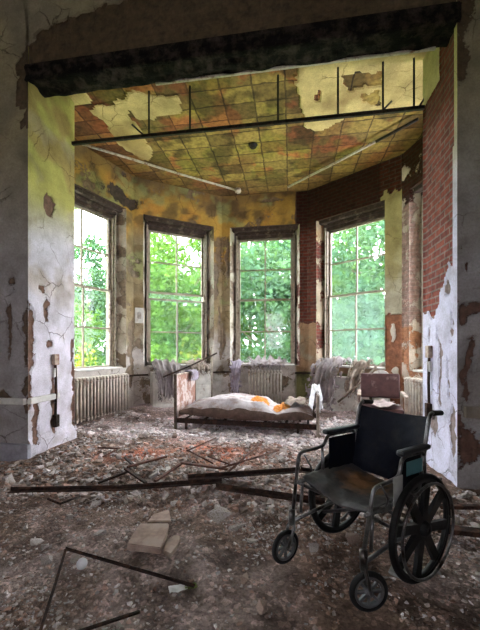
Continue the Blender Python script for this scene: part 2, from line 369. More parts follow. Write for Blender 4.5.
# ---- the half-round bay of five facets
def facet(i):                            # frame of facet i (-2..2): inner wall centre, left-to-right tangent, outward normal
    a = i * PI / 5; n = V((math.sin(a), math.cos(a), 0)); t = V((math.cos(a), -math.sin(a), 0))
    return V((BX, BY, 0)) + n * RIN, t, n
def FP(i, u, d, z):                      # u along the wall, d into the room
    c, t, n = facet(i); return c + t * u - n * d + V((0, 0, z))
def f_bay(i):
    def f(p, u, z):
        U = u + i * 2 * HF               # running coordinate along the unrolled wall
        hi = sstep(3.3, 4.0, z + .5 * n3(p, 1.3)); lo = sstep(1.9, 1.2, z + .5 * n3(p, 1.5, 7))
        c = mixc((.33, .25, .15), OCHRE, hi); c = mixc(c, (.56, .50, .48), lo)
        c = mixc(c, (.20, .13, .06), sstep(.1, .45, fbm(p, 2.2, 11)) * .7 * (1 - lo))
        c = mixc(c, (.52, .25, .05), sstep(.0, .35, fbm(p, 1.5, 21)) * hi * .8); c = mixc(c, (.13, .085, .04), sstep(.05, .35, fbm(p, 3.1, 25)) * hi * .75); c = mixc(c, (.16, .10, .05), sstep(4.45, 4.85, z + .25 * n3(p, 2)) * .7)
        c = mixc(c, (.30, .33, .14), sstep(.12, .4, fbm(p, 1.9, 31)) * .6 * (1 - lo) * (1 if U < 1 else .3))
        pe = .27 + .62 * fbm(p, 1.9, 40); un = mixc((.26, .20, .15), (.22, .15, .09), hi); br = .15
        if U > .74:                      # right part: bare brick above
            e = 1.85 + .08 * fbm(p, 5)
            if i == 2 or (i == 1 and u > .62):
                
                pl = (i == 1 and z < 4.25 + .15 * n3((u * 3, z, 3), 4))
                if i == 1 and u > .62:
                    c = mixc((.42, .36, .16), (.47, .42, .32), sstep(3.4, 2.3, z)); c = mixc(c, (.30, .24, .09), sstep(.05, .4, fbm(p, 2, 3)) * .6)
                    pe = .05 + .2 * fbm(p, 3) if pl else 1.
                    if z < 1.95 + .05 * n3(p, 8): pe = .95 - 1.6 * max(0, blob(u, z, [(.84, 1.62, .07, .22), (.88, .9, .09, .1)])); un = (.30, .13, .075); br = .12; c = (.62, .56, .5)
                    else: un = (.35, .28, .25); br = 1.
                else:
                    pe = .62 if z > 1.5 else .7; un = (.55, .42, .38) if z < 3.9 else (.2, .15, .12); br = .6 if z < 3.9 else 1.  # top bricks tinted darker to paint in the shade under the ceiling
                    c = (.55, .45, .38)
                    if z < 1.7: un = (.42, .20, .11); br = .25
                    pe += .5 * fbm(p, 3.3, 4)
            else:
                pe = sstep(e - .1, e + .1, z) * .9 + .1; un = mixc((.62, .5, .48), (.17, .13, .11), sstep(3.75, 4.2, z)); br = 1.  # brick tint darkens over the windows, shade painted into the band
                if z < e: c = mixc((.32, .20, .12), (.30, .24, .17), sstep(0., .4, fbm(p, 3)));
                if z < .8: c = mixc((.20, .19, .08), (.11, .10, .05), sstep(0, .3, fbm(p, 3)))
        else:
            k = blob(U, z, [(-3.05, 1.35, .09, .75), (-2.72, 1.35, .1, .5), (-3.1, .72, .12, .3), (-3.3, 4.32, .55, .2), (-1.15, 2.9, .08, .6), (-1.05, 1.9, .05, .5), (-1., 1.5, .12, .5), (-.86, 3.4, .05, .8), (.1, 4.72, .4, .05), (-2.3, .5, .2, .2)])
            pe = max(pe, .3 + .75 * k + .25 * fbm(p, 4, 3))
            if -3.9 < U < -2.9 and z > ZO - .1: un = (.08, .055, .045)
        return c, pe, un, br
    return f
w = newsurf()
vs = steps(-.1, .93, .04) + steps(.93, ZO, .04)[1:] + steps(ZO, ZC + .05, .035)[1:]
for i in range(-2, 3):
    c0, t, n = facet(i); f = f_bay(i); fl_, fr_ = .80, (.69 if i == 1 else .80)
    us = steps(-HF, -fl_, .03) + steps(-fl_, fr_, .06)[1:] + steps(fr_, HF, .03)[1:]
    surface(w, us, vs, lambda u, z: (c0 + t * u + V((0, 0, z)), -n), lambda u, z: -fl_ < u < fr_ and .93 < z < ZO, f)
    D = steps(0, .27, .03) + [.35, .42]
    def rv(p, d, z):
        c, pe, un, br = f(p, sg * .82, z)
        if i < 1: c = mixc(c, (.52, .47, .44), .6); pe = .42 + .55 * fbm(p, 3.2, 70); un = mixc(un, (.20, .15, .12), .6)
        else: c = mixc(c, (.50, .42, .36), .5); pe = .5 + .5 * fbm(p, 2.7, 71)
        return c, pe, un, br
    for sg, of in ((-1, fl_), (1, fr_)):
        surface(w, D, steps(.93, ZO, .04), lambda d, z: (c0 + t * (sg * lerp(of, OW, min(1, d / .27))) + n * d + V((0, 0, z)), -t * sg), None, rv, .012)
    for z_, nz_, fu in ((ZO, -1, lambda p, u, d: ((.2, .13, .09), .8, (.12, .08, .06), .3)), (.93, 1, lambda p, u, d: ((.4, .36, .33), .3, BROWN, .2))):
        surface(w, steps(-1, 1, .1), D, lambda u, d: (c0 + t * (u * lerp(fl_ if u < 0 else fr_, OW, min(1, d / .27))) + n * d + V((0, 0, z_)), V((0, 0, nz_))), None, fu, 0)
    # outer skin of the wall, so that daylight only enters through the windows
    ho = (RIN + .42) * math.tan(PI / 10)
    surface(w, [-ho, -OW, OW, ho], [-1.2, .93, ZO, ZC + .4], lambda u, z: (c0 + n * .42 + t * u + V((0, 0, z)), n), lambda u, z: abs(u) < OW and .93 < z < ZO, plain, 0)
endsurf(w, 'wall_bay', M['brickwall'])

# ---- bay ceiling: bare hollow tile with sheets of plaster left
def cpt(px, py):
    p = at_depth(px, py, (EYE - ZC) * F_PX / (py - HY)); return (p.x, p.y)
patches = [[cpt(*q) for q in pl] for pl in (
    [(88, 112), (99, 104), (112, 106), (126, 100), (134, 91), (152, 97), (176, 98), (181, 110), (181, 116), (160, 119), (142, 122), (137, 128), (152, 152), (152, 162), (140, 160), (118, 143), (110, 130), (104, 122)],
    [(68, 90), (86, 93), (91, 105), (70, 108)],
    [(298, 68), (340, 50), (440, 30), (460, 70), (423, 105), (390, 112), (350, 118), (330, 127), (316, 131), (306, 128), (300, 112), (296, 90)])]
bare = [[cpt(*q) for q in pl] for pl in ([(341, 77), (352, 75), (357, 70), (363, 75), (383, 73), (383, 86), (362, 88), (346, 90)], [(313, 97), (319, 93), (321, 99), (315, 101)], [(360, 95), (378, 92), (380, 106), (366, 106)], [(128, 110), (133, 112), (142, 127), (138, 127)])]
def f_ceil(p, x, y):
    q = (x + .07 * n3(p, 4) + .03 * n3(p, 13), y + .07 * n3(p, 4, 9) + .03 * n3(p, 13, 5))
    pl = any(inpoly(*q, a) for a in patches) and not any(inpoly(*q, a) for a in bare)
    c = mixc((.60, .45, .20), (.42, .29, .12), sstep(0., .5, fbm(p, 1.3, 2)))
    un = mixc((1.25, 1.12, .8), (.85, .62, .5), sstep(-.05, .35, fbm(p, .8, 6)))
    un = mixc(un, (1.15, .55, .5), sstep(.0, .25, .75 - math.hypot(x - cpt(88, 125)[0], (y - cpt(88, 125)[1]) * .6) + .25 * n3(p, 3)))
    un = mixc(un, (1.5, .55, .5), sstep(.26, .42, fbm(p, 2.3, 16)) * .7)
    un = mixc(un, (.8, .9, .4), sstep(.05, .35, fbm(p, 1.4, 26)) * .7)
    un = mixc(un, (.28, .24, .2), sstep(.12, .35, fbm(p, 2.0, 36)) * .75)
    rim = math.hypot(x - BX, y - BY)
    if y > BY: un = mixc(un, (.85, .62, .45), sstep(2.2, 2.9, rim) * .6)
    return c, .05 if pl else .98, un, 1.
w = newsurf()
surface(w, steps(-4.3, 3.1, .04), steps(3.79, 7.95, .04), lambda x, y: (V((x, y, ZC)), V((0, 0, -1))), lambda x, y: y > BY and math.hypot(x - BX, y - BY) > 3.62, f_ceil, .03)
surface(w, [-6.3, 4.3], [3.6, 8.4], lambda x, y: (V((x, y, ZC + .3)), V((0, 0, 1))), None, plain, 0)
endsurf(w, 'ceiling', M['tileceil'])

# ---- the room the photo is taken from (behind and beside the camera)
mb = MB()
def wallpanel(mb, axis, pos, a0, a1, z0, z1, holes, th=.25):
    xs = sorted({a0, a1, *[h[0] for h in holes], *[h[1] for h in holes]})
    for k in range(len(xs) - 1):
        m_ = (xs[k] + xs[k+1]) / 2; hs = [h for h in holes if h[0] < m_ < h[1]]
        for (q0, q1) in ([(z0, hs[0][2]), (hs[0][3], z1)] if hs else [(z0, z1)]):
            if axis == 'y': mb.box((xs[k], pos - th, q0), (xs[k+1], pos, q1))
            else: mb.box((pos - th, xs[k], q0), (pos, xs[k+1], q1))
wallpanel(mb, 'y', -4.5, -6.3, 4.3, -.1, 5.75, [(-1.5, -.5, 1.2, 3.4)])
struct(mb.build('wall_back', M['roomwall']))
mb = MB(); wallpanel(mb, 'x', -6.3, -4.75, 4.35, -.1, 5.75, [(-2.2, -1.4, 1.2, 3.4)]); struct(mb.build('wall_far_left', M['roomwall']))
mb = MB(); wallpanel(mb, 'x', 4.55, -4.75, 4.35, -.1, 5.75, []); struct(mb.build('wall_far_right', M['roomwall']))
mb = MB(); mb.box((-6.6, -4.8, 5.75), (4.6, 3.8, 6.0)); struct(mb.build('ceiling_room', M['roomwall']))

# ---- burnt beam across the opening
bm = bmesh.new(); bmesh.ops.create_cube(bm, size=1)
for v in bm.verts: v.co = V((-.743 + v.co.x * 4.72, 3.625 + v.co.y * .29, 4.575 + v.co.z * .17))
bmesh.ops.subdivide_edges(bm, edges=[e for e in bm.edges if abs((e.verts[0].co - e.verts[1].co).x) > 1], cuts=150)
bmesh.ops.subdivide_edges(bm, edges=[e for e in bm.edges if abs((e.verts[0].co - e.verts[1].co).x) < .001], cuts=5, use_grid_fill=True)
for v in bm.verts:
    p = v.co; k = .016 * fbm((p.x * .3, p.y * 4, p.z * 4), 6) + .03 * n3((p.x, p.y * 2, p.z * 2), 5)
    v.co = p + V((0, k, k * 1.3 - (.02 * abs(n3(p, 3, 8)) if p.z < 4.5 else 0)))
mb = MB(); mb.bm(bm, None, None, True)
mb.box((-3.09, 3.47, 4.60), (1.6, 3.50, 4.66)); struct(mb.build('beam', M['char']))
# bits of burnt lath and plaster along the back edge of the beam
mb = MB(); mb.box((-1.6, 3.76, 4.475), (1.5, 3.785, 4.50)); struct(mb.build('trim_4', M['pipe']))

# ---------------------------------------------------------------- windows
def make_window(k, i, hazy=False, split=0.0):
    c0, t, n = facet(i)
    root = thing('window_%d' % k, (c0 + n * (RGL - RIN)), '', ''); del root['label']; del root['category']; root['kind'] = 'structure'
    root.rotation_euler = (0, 0, -i * PI / 5)            # local x = along the wall, y = outwards
    fr = MB()
    for sg in (-1, 1):
        a, b = sorted((sg * (HW + .005), sg * OW)); fr.box((a, -.09, .93), (b, .1, ZO)); 
        a, b = sorted((sg * (HW + .03), sg * (HW + .055))); fr.box((a, -.13, .93), (b, -.09, ZO - .02))
    hd = MB(); hd.box((-OW, -.09, ZT + .02), (OW, .1, ZO)); hd.box((-OW, -.14, ZT + .09), (OW, -.09, ZT + .15)); hd.box((-OW - .06, -.24, ZT + .16), (OW + (.0 if i == 1 else .06), -.14, ZO))
    fr.build('window_frame', M['frame'], root); hd.build('head_board', M['lintel'], root)
    sl = MB(); sl.cbox((-OW + .005, -.31, .915), (OW - .005, .12, .952), .01); sl.build('sill', M['white'], root)
    zs = [(ZM + split / 2 - .02, ZT + .02, .0), (ZS - .02, ZM - split / 2 + .02, -.04)]
    if split: zs[0] = (ZM + split * .6, ZT + .02, 0); zs[1] = (ZS - .02, ZM - split * .4, -.04)
    for (a, b, y) in zs:
        m = MB(); s_ = .042
        m.box((-HW - .005, y - .02, a), (-HW + s_, y + .02, b)); m.box((HW - s_, y - .02, a), (HW + .005, y + .02, b))
        m.box((-HW, y - .02, b - s_), (HW, y + .02, b)); m.box((-HW, y - .02, a), (HW, y + .02, a + s_ * 1.1))
        m.box((-.014, y - .016, a), (.014, y + .016, b)); zm = (a + b) / 2
        m.box((-HW, y - .015, zm - .014), (HW, y + .015, zm + .014))
        o = m.build('sash', M['frame'], root)
        g = MB(); g.add([(-HW + .02, y, a + .02), (HW - .02, y, a + .02), (HW - .02, y, b - .02), (-HW + .02, y, b - .02)], [(0, 1, 2, 3)])
        g.build('pane', M['hazy'] if (hazy and a < 2) else M['glass'], o)
    if split:
        g = MB(); g.add([(-HW, .01, ZM - split), (HW, .01, ZM - split), (HW, .01, ZM + split), (-HW, .01, ZM + split)], [(0, 1, 2, 3)]); g.build('pane', M['hazy'], root)
    return root
for k, i in enumerate(range(-2, 3)): make_window(k + 1, i, i in (1, 2), .11 if i == -1 else 0.)

# ---------------------------------------------------------------- floor
CH = room(.891, 2.174, 0)                       # wheelchair, middle of its axle
CHR = math.radians(212) + YAW
def chp(f, y, z=0.0):
    return CH + V((f * math.cos(CHR) - y * math.sin(CHR), f * math.sin(CHR) + y * math.cos(CHR), z))
wheels = [chp(0, .3), chp(0, -.3), chp(.46, .28), chp(.57, -.23)]
def gh(x, y):
    p = V((x, y, 0))
    h = .03 * fbm(p, 1.1, 3) + .018 * fbm(p, 4.5, 7) + .01 * n3(p, 14)
    h += .06 * sstep(.1, .5, fbm(p, .9, 51)) * sstep(1.5, 2.6, y)
    r = math.hypot(x - BX, y - BY)
    if y > BY: h += .10 * sstep(2.2, 3.0, r)
    h += .07 * math.exp(-((y - 3.2) / .25) ** 2) * sstep(-2.9, -2., x) * sstep(1.2, .3, x)
    h += .06 * math.exp(-((x - X0 - .1) / .3) ** 2) * sstep(2.8, 3.6, y)
    for q in wheels:
        d = math.hypot(x - q.x, y - q.y); h = lerp(min(h, 0.) - .004, h, sstep(.08, .28, d))
    h = h - .02
    return max(h, -.06)
def f_floor(x, y):
    p = V((x, y, 0))
    c = mixc((.26, .18, .145), (.38, .30, .28), sstep(-.3, .35, fbm(p, .7, 3)))
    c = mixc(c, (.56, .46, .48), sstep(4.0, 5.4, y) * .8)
    c = mixc(c, (.15, .10, .075), sstep(.0, .4, fbm(p, 1.3, 13)) * .65)
    c = mixc(c, (.55, .20, .13), max(0, blob(x, y, [(-.9, 4.1, 1.3, .6), (-1.9, 3.9, .8, .5)])) * 1.5 * (.5 + .8 * n3(p, 3)))
    c = mixc(c, (.09, .06, .05), sstep(.1, .35, fbm(p, 2.6, 23)) * .6)
    return c
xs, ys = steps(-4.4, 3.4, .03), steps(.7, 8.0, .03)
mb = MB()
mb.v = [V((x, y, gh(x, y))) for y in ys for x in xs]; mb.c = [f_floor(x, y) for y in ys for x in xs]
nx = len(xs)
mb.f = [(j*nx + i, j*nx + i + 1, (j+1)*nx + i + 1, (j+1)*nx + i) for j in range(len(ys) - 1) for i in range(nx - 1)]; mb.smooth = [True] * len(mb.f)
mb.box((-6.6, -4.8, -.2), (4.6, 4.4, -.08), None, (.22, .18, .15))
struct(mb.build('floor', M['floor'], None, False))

# ---------------------------------------------------------------- rubble
def hull(n, flat, rnd):
    bm = bmesh.new()
    for _ in range(n):
        q = V((rnd.uniform(-1, 1), rnd.uniform(-1, 1), rnd.uniform(-1, 1)))
        if q.length > 1.2: q *= 1.2 / q.length
        bm.verts.new((q.x, q.y * rnd.uniform(.6, 1), q.z * flat))
    r = bmesh.ops.convex_hull(bm, input=bm.verts[:])
    bmesh.ops.delete(bm, geom=[v for v in bm.verts if not v.link_faces], context='VERTS')
    bm.verts.index_update(); vs = [v.co.copy() for v in bm.verts]; fs = [tuple(v.index for v in f.verts) for f in bm.faces]; bm.free(); return vs, fs
TPL = [hull(R.randint(9, 14), R.choice((.18, .3, .45, .7)), R) for _ in range(30)]
def inside(x, y, m=.12):
    if y < YB + .15: return X0 + m < x < X1 - m if y > YF - m else -4.3 < x < 3.3
    if y < BY: return -3.6 < x < 2.4
    for i in range(-2, 3):
        c, t, n = facet(i)
        if (V((x, y, 0)) - c).dot(n) > -m: return False
    return True
KEEP = [(w_.x, w_.y, .10) for w_ in wheels] + [(chp(.46, .28).x, chp(.46, .28).y, .15), (chp(.57, -.23).x, chp(.57, -.23).y, .15)]
BA_, BB_ = at_z(175.5, 428), at_z(318, 436); bd = (BB_ - BA_).normalized(); bn = V((-bd.y, bd.x, 0))
for e in (BA_, BB_):
    for k_ in (0, .92): q = e + bn * k_; KEEP.append((q.x, q.y, .09))
for a_, e in ((.17, BA_), (-.3, BB_)):
    for k_ in (.05, .87): q = e + bd * a_ + bn * k_; KEEP.append((q.x, q.y, .08))
for x_ in (-.31, .31):
    for y_ in (-.26, .27): q = room(2.12, 5.0, 0) + Matrix.Rotation(YAW - math.radians(20), 3, 'Z') @ V((x_, y_, 0)); KEEP.append((q.x, q.y, .08))
def free(x, y):
    if any(math.hypot(x - a, y - b) < c for a, b, c in KEEP): return False
    if y > 4.9:
        for i in range(-2, 3):
            c, t, n = facet(i); q = V((x, y, 0)) - c
            if -q.dot(n) < (.34 if i in (-2, 0, 2) else .33) and abs(q.dot(t)) < .8: return False
    return True
pal = [(.50, .45, .43), (.42, .36, .34), (.34, .27, .24), (.26, .19, .16), (.56, .52, .52), (.36, .20, .15), (.20, .15, .13)]
mb = MB(); cnt = 0
while cnt < 24000:
    d = 1.35 * (6.3 / 1.35) ** R.random(); xc = R.uniform(-.75, .75) * d
    q = room(xc, d, 0); x, y = q.x, q.y
    if not inside(x, y, .11) or not free(x, y): continue
    dens = .35 + .65 * sstep(-.25, .3, fbm((x, y, 0), 1.2, 61)); 
    if y < 2.6: dens *= .25 + .5 * sstep(.0, .3, fbm((x, y, 0), 1.8, 71)) + .35 * sstep(1.8, 2.6, y)
    if R.random() > dens: continue
    vs, fs = R.choice(TPL); s_ = R.choice((.005, .008, .012, .016, .022, .03, .042) if y > 2.7 else (.004, .005, .006, .008, .011, .015, .02)) * R.uniform(.7, 1.3) * (1. if y > 2.4 else .8)
    if y > 4.5 and R.random() < .5: s_ *= 1.35
    Mx = Matrix.Translation((x, y, gh(x, y) + s_ * .15)) @ Matrix.Rotation(R.uniform(0, 6.3), 4, 'Z') @ Matrix.Rotation(R.gauss(0, .35), 4, 'X') @ Matrix.Scale(s_, 4)
    c = mixc(R.choice(pal), f_floor(x, y), .35); k = R.uniform(.7, 1.45)
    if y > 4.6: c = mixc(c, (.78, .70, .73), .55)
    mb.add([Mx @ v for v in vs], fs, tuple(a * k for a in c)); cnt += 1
tag(mb.build('rubble', M['rubble'], None, False), 'small plaster and brick rubble strewn over the whole floor', 'rubble', None, 'stuff')

# ---- countable broken pieces
cme = []
for k in range(9):
    m = MB(); m.add(*hull(R.randint(11, 16), R.choice((.35, .5, .65)), R)); me = m.mesh('plaster_chunk'); me.materials.append(M['chunk'] if k < 7 else M['slab']); cme.append(me)
taken = []
def chunk_at(x, y, s_, k=None, rz=None, lift=.35, name='plaster_chunk'):
    o = bpy.data.objects.new(name, cme[R.randrange(9) if k is None else k]); COL.objects.link(o)
    o.location = (x, y, gh(x, y) + s_ * lift * .5); o.scale = (s_, s_ * R.uniform(.7, 1), s_ * R.uniform(.7, 1)); o.rotation_euler = (R.gauss(0, .15), R.gauss(0, .15), R.uniform(0, 6.3) if rz is None else rz)
    taken.append((x, y, s_)); return o
def chunk_px(px, py, size, label, k=0, name='plaster_chunk', cat='chunk'):
    p = at_z(px, py); return tag(chunk_at(p.x, p.y, size, k, name=name), label, cat)
chunk_px(237, 526, .085, 'large white plaster chunk in front of the long black bars', 1)
chunk_px(218, 518, .10, 'rough pale plaster lump beside the large white chunk', 3)
chunk_px(205, 505, .05, 'pale plaster piece just in front of the long bar by the flat slab', 4)
chunk_px(313, 552, .05, 'small pale stone on the ground between the two wheelchair casters', 5)
chunk_px(246, 580, .05, 'brown flat stone lump on bare ground left of the front caster', 7)
chunk_px(260, 605, .05, 'low brown lump near the bottom edge left of the front caster', 8)
chunk_px(120, 622, .035, 'white lump lying on the short bar at the bottom edge', 2)
chunk_px(97, 572, .028, 'brown lump lying right of the white ball', 7)
chunk_px(352, 541, .085, 'dark lump of masonry on the floor under the wheelchair seat', 8)
chunk_px(8, 480, .10, 'pale broken board piece at the foot of the left wall', 6)

def poly_prism(pts, th, bev=.006):                       # closed outline on the ground, given thickness
    bm = bmesh.new(); f = bm.faces.new([bm.verts.new((p.x, p.y, p.z)) for p in pts])
    r = bmesh.ops.extrude_face_region(bm, geom=[f]); bmesh.ops.translate(bm, verts=[v for v in r['geom'] if isinstance(v, bmesh.types.BMVert)], vec=(0, 0, th))
    bmesh.ops.recalc_face_normals(bm, faces=bm.faces); bmesh.ops.bevel(bm, geom=bm.edges[:], offset=bev, segments=2, affect='EDGES'); return bm
def slab(name, pix, z, th, label, cat, m='slab'):
    pts = [at_z(x, y, z + th) for x, y in pix]
    for p in pts: p.z = z
    c = sum(pts, V()) / len(pts); mb = MB(); mb.bm(poly_prism([p - c for p in pts], th))
    o = mb.build(name, M[m]); o.location = c; taken.append((c.x, c.y, .15)); return tag(o, label, cat)
slab('stone_slab', [(127, 544), (133, 533), (140, 523), (169, 523), (167, 533), (161, 548)], .02, .045, 'large flat stone slab lying on the rubble, biggest of three', 'slab')
slab('stone_slab', [(147, 521), (153, 514), (169, 509), (171, 521)], .02, .04, 'reddish slab piece broken off the back of the large slab', 'slab')
slab('stone_slab', [(163, 551), (165, 541), (175, 534), (181, 536), (179, 543), (171, 554)], .01, .03, 'narrow slab splinter lying right of the large slab', 'slab')
slab('board_piece', [(388, 571), (392, 563), (405, 562), (412, 574), (405, 578)], .0, .02, 'flat pale board piece on the floor behind the wheelchair wheel', 'board', 'grey')
for _ in range(400):
    if len(taken) > 120: break
    d = 2.0 * (5.2 / 2.) ** R.random(); q = room(R.uniform(-.68, .68) * d, d, 0); x, y = q.x, q.y
    s_ = R.uniform(.03, .065) * (1.2 if y > 3.4 else .9)
    if not inside(x, y, .2) or not free(x, y) or any(math.hypot(x - a, y - b) < s_ + c + .02 for a, b, c in taken) or (y < 2.7 and R.random() < .45): continue
    if math.hypot(x - CH.x, y - CH.y) < .75 or any(math.hypot(x - p.x, y - p.y) < .2 for p in wheels): continue
    if 4.2 < y < 6.2 and -1.7 < x < .9: continue
    tag(chunk_at(x, y, s_), 'broken plaster chunk among the floor rubble', 'chunk', 'plaster chunks scattered over the floor')

# ---- bars, rods and laths on the floor
def bar(name, pix, w, h, label, cat, m='rust', lift=.02, rod=False, angle=False):
    pts = [at_z(x, y, .03) for x, y in pix]
    for p in pts: p.z = max(gh(p.x, p.y), 0) + lift
    c = pts[0].copy(); mb = MB()
    if rod: mb.tube([p - c for p in pts], w, 6)
    else:
        for a, b in zip(pts, pts[1:]):
            d = (b - a); L = d.length; q = d.to_track_quat('X', 'Z').to_matrix().to_4x4(); q.translation = a - c
            if angle: mb.box((0, -w, 0), (L, 0, h * .16), q); mb.box((0, -h * .16, 0), (L, 0, h), q)
            else: mb.cbox((0, -w / 2, -h / 2), (L, w / 2, h / 2), .004, q)
    o = mb.build(name, M[m]); o.location = c; return tag(o, label, cat)
G = 'bars and rods on the floor'
bar('metal_bar', [(11, 493), (120, 491), (222, 488)], .045, .035, 'long black rusted bar lying across the floor left of centre', 'bar', angle=True, lift=.05)
bar('metal_bar', [(188, 487), (300, 480), (318, 478)], .05, .04, 'black rusted bar ending behind the wheelchair seat', 'bar', angle=True, lift=.07)
bar('metal_bar', [(216, 491), (325, 507)], .05, .04, 'dark bar slanting under the wheelchair from mid floor', 'bar', angle=True, lift=.05)
bar('metal_rod', [(226, 483), (263, 446)], .011, 0, 'thin rust rod pointing steeply towards the bed', 'rod', 'redrust', .055, True)
bar('metal_rod', [(222, 482), (279, 456)], .011, 0, 'thin rust rod slanting right of the steep one', 'rod', 'redrust', .10, True)
bar('wooden_lath', [(155, 487), (181, 472)], .03, .02, 'short dark lath meeting another at a point beyond the long bar', 'lath', 'redrust', .07)
bar('wooden_lath', [(181, 472), (228, 480)], .03, .02, 'dark lath running right from the pointed meeting of two laths', 'lath', 'redrust', .08)
bar('wooden_lath', [(127, 478), (167, 469)], .03, .02, 'reddish lath lying just beyond the middle of the long bar', 'lath', 'redrust', .07)
bar('wooden_lath', [(125, 460), (133, 476)], .03, .02, 'short dark lath pointing away from the long bar', 'lath', 'rust', .06)
bar('wooden_lath', [(125, 479), (146, 489)], .03, .02, 'short lath crossing down onto the long bar', 'lath', 'rust', .08)
bar('wooden_lath', [(98, 485), (128, 479)], .03, .02, 'dark lath lying against the long bar left of the reddish lath', 'lath', 'rust', .05)
bar('metal_rod', [(187, 457), (216, 440)], .010, 0, 'thin rod lying in red dust near the bed leg', 'rod', 'redrust', .06, True)
bar('metal_rod', [(187, 456), (213, 466)], .010, 0, 'thin rod forming a corner with the one near the bed leg', 'rod', 'redrust', .06, True)
bar('metal_rod', [(208, 458), (232, 467)], .010, 0, 'thin short rod in the red dust in mid floor', 'rod', 'redrust', .05, True)
bar('metal_rod', [(98, 450), (119, 451), (103, 459)], .010, 0, 'bent thin rod on rubble right of the left pier', 'rod', 'redrust', .06, True)
bar('metal_rod', [(48, 500), (60, 505), (80, 497)], .010, 0, 'bent thin rod in front of the long bar at left', 'rod', 'rust', .04, True)
bar('metal_bar', [(66, 546), (195, 583)], .018, .010, 'thin angle bar running right from its corner near the white ball', 'bar', 'rust', .015, angle=True)
bar('metal_bar', [(67, 547), (57, 580), (40, 634)], .016, .010, 'thin angle bar running down to the bottom edge left of the white ball', 'bar', 'rust', .012, angle=True)
bar('metal_bar', [(72, 630), (140, 608)], .018, .012, 'short dark bar at the bottom edge under a white lump', 'bar', 'rust', .012)
bar('wooden_plank', [(436, 528), (500, 535)], .08, .035, 'dark plank on the floor behind the big wheel, nearer of two', 'plank', 'rust', .03)
bar('wooden_plank', [(440, 509), (500, 516)], .04, .03, 'thin dark plank on the rubble by the right wall', 'plank', 'rust', .05)
p = at_z(82, 567); mb = MB(); rr = .032
mb.lathe([(max(rr * math.sin(PI * k / 12), .0004), -rr * math.cos(PI * k / 12)) for k in range(13)], 20)
o = mb.build('plastic_ball', M['paper']); o.location = (p.x, p.y, gh(p.x, p.y) + rr * .9); tag(o, 'small white ball inside the corner of the thin angle bars', 'ball')
p = at_z(178, 589); t = thing('crumpled_packet', (p.x, p.y, gh(p.x, p.y) + .004), 'crumpled packet at the end of the thin angle bar', 'packet', .5)
def crump(name, w, d, m, par, off, h=.02, seed=0):
    mb = MB(); n = 9
    mb.v = [V((off[0] + w * (i/n - .5), off[1] + d * (j/n - .5), off[2] + h * (1 + fbm((i, j, seed), .35, seed)) * .6)) for j in range(n+1) for i in range(n+1)]; mb.c = [(1, 1, 1)] * len(mb.v)
    mb.f = [(j*(n+1)+i, j*(n+1)+i+1, (j+1)*(n+1)+i+1, (j+1)*(n+1)+i) for j in range(n) for i in range(n)]; mb.smooth = [True] * len(mb.f)
    o = mb.build(name, m, par); md = o.modifiers.new('t', 'SOLIDIFY'); md.thickness = .003; return o
crump('wrapper', .10, .055, M['paper'], t, (0, 0, .01)); crump('flap', .07, .03, simple('dull green film', (.14, .17, .03), .5), t, (.07, -.01, .006), .02, 4)['label'] = 'dull green end of the packet'

# ---------------------------------------------------------------- radiators
def radiator(i, u0, u1, label, z0=.07, z1=.82):
    t = thing('radiator', FP(i, (u0 + u1) / 2, .17, 0), label, 'radiator', -i * PI / 5, 'cast iron radiators under the bay windows')
    n = round((u1 - u0) / .068); w_ = (u1 - u0) / n; mb = MB()
    for k in range(n):
        x = -(u1 - u0) / 2 + (k + .5) * w_
        for y in (-.05, .05):
            mb.tube([(x, y, z0 + .03), (x, y, z1 - .03)], .021, 8)
        mb.tube(arc([(x, -.05, z1 - .05), (x, -.05, z1 - .012), (x, .05, z1 - .012), (x, .05, z1 - .05)], .03, 4), .025, 8)
        mb.tube(arc([(x, -.05, z0 + .07), (x, -.05, z0 + .03), (x, .05, z0 + .03), (x, .05, z0 + .07)], .03, 4), .025, 8)
        if k in (0, n - 1):
            for y in (-.05, .05): mb.tube([(x, y, -.03), (x, y, z0 + .03)], [.02, .016], 8)
    mb.tube([(-(u1-u0)/2, 0, z1 - .06), ((u1-u0)/2, 0, z1 - .06)], .02, 8); mb.tube([(-(u1-u0)/2, 0, z0 + .06), ((u1-u0)/2, 0, z0 + .06)], .02, 8)
    mb.build('body', M['radiator'], t)
    v = MB(); x = -(u1 - u0) / 2; v.tube(arc([(x, 0, z0 + .06), (x - .07, 0, z0 + .06), (x - .07, 0, -.03)], .03), .014, 8); v.tube([(x - .07, 0, z0 + .05), (x - .07, 0, z0 + .16)], [.024, .02], 10)
    v.build('valve', M['rust'], t); return t
radiator(-2, -.66, .66, 'cast iron radiator with a rust streak beside the left pier')
radiator(0, -.36, .42, 'cast iron radiator under the middle window behind the bed')
radiator(2, -.62, .62, 'cast iron radiator against the right pier behind the wheelchair')

# chair rail round the room
def rail(k, pts, m='white', h=.075, d=.03):
    mb = MB()
    for a, b in zip(pts, pts[1:]):
        a, b = V(a), V(b); e = b - a; q = e.to_track_quat('X', 'Z').to_matrix().to_4x4(); q.translation = a
        mb.cbox((0, -d, -h/2), (e.length, d, h/2), .012, q)
    return struct(mb.build('trim_%d' % k, M[m]))
rail(1, [(-4.6, YF - .02, .70), (X0 - .02, YF - .02, .70)], 'white'); rail(5, [(X0 + .01, YF, .70), (X0 + .01, 4.0, .70)], 'white')
rail(2, [(1.64, YF - .02, .72), (4.2, YF - .02, .72)], 'roomwall', .11)
for k, (i, a, b) in enumerate(((-2, OW, HF), (-1, -HF, -OW), (-1, OW, HF), (0, -HF, -OW), (0, OW, HF), (1, -HF, -OW))):
    mb = MB(); mb.tube([FP(i, a, .02, .76), FP(i, b, .02, .76)], .018, 8); struct(mb.build('trim_%d' % (6 + k), M['rust']))
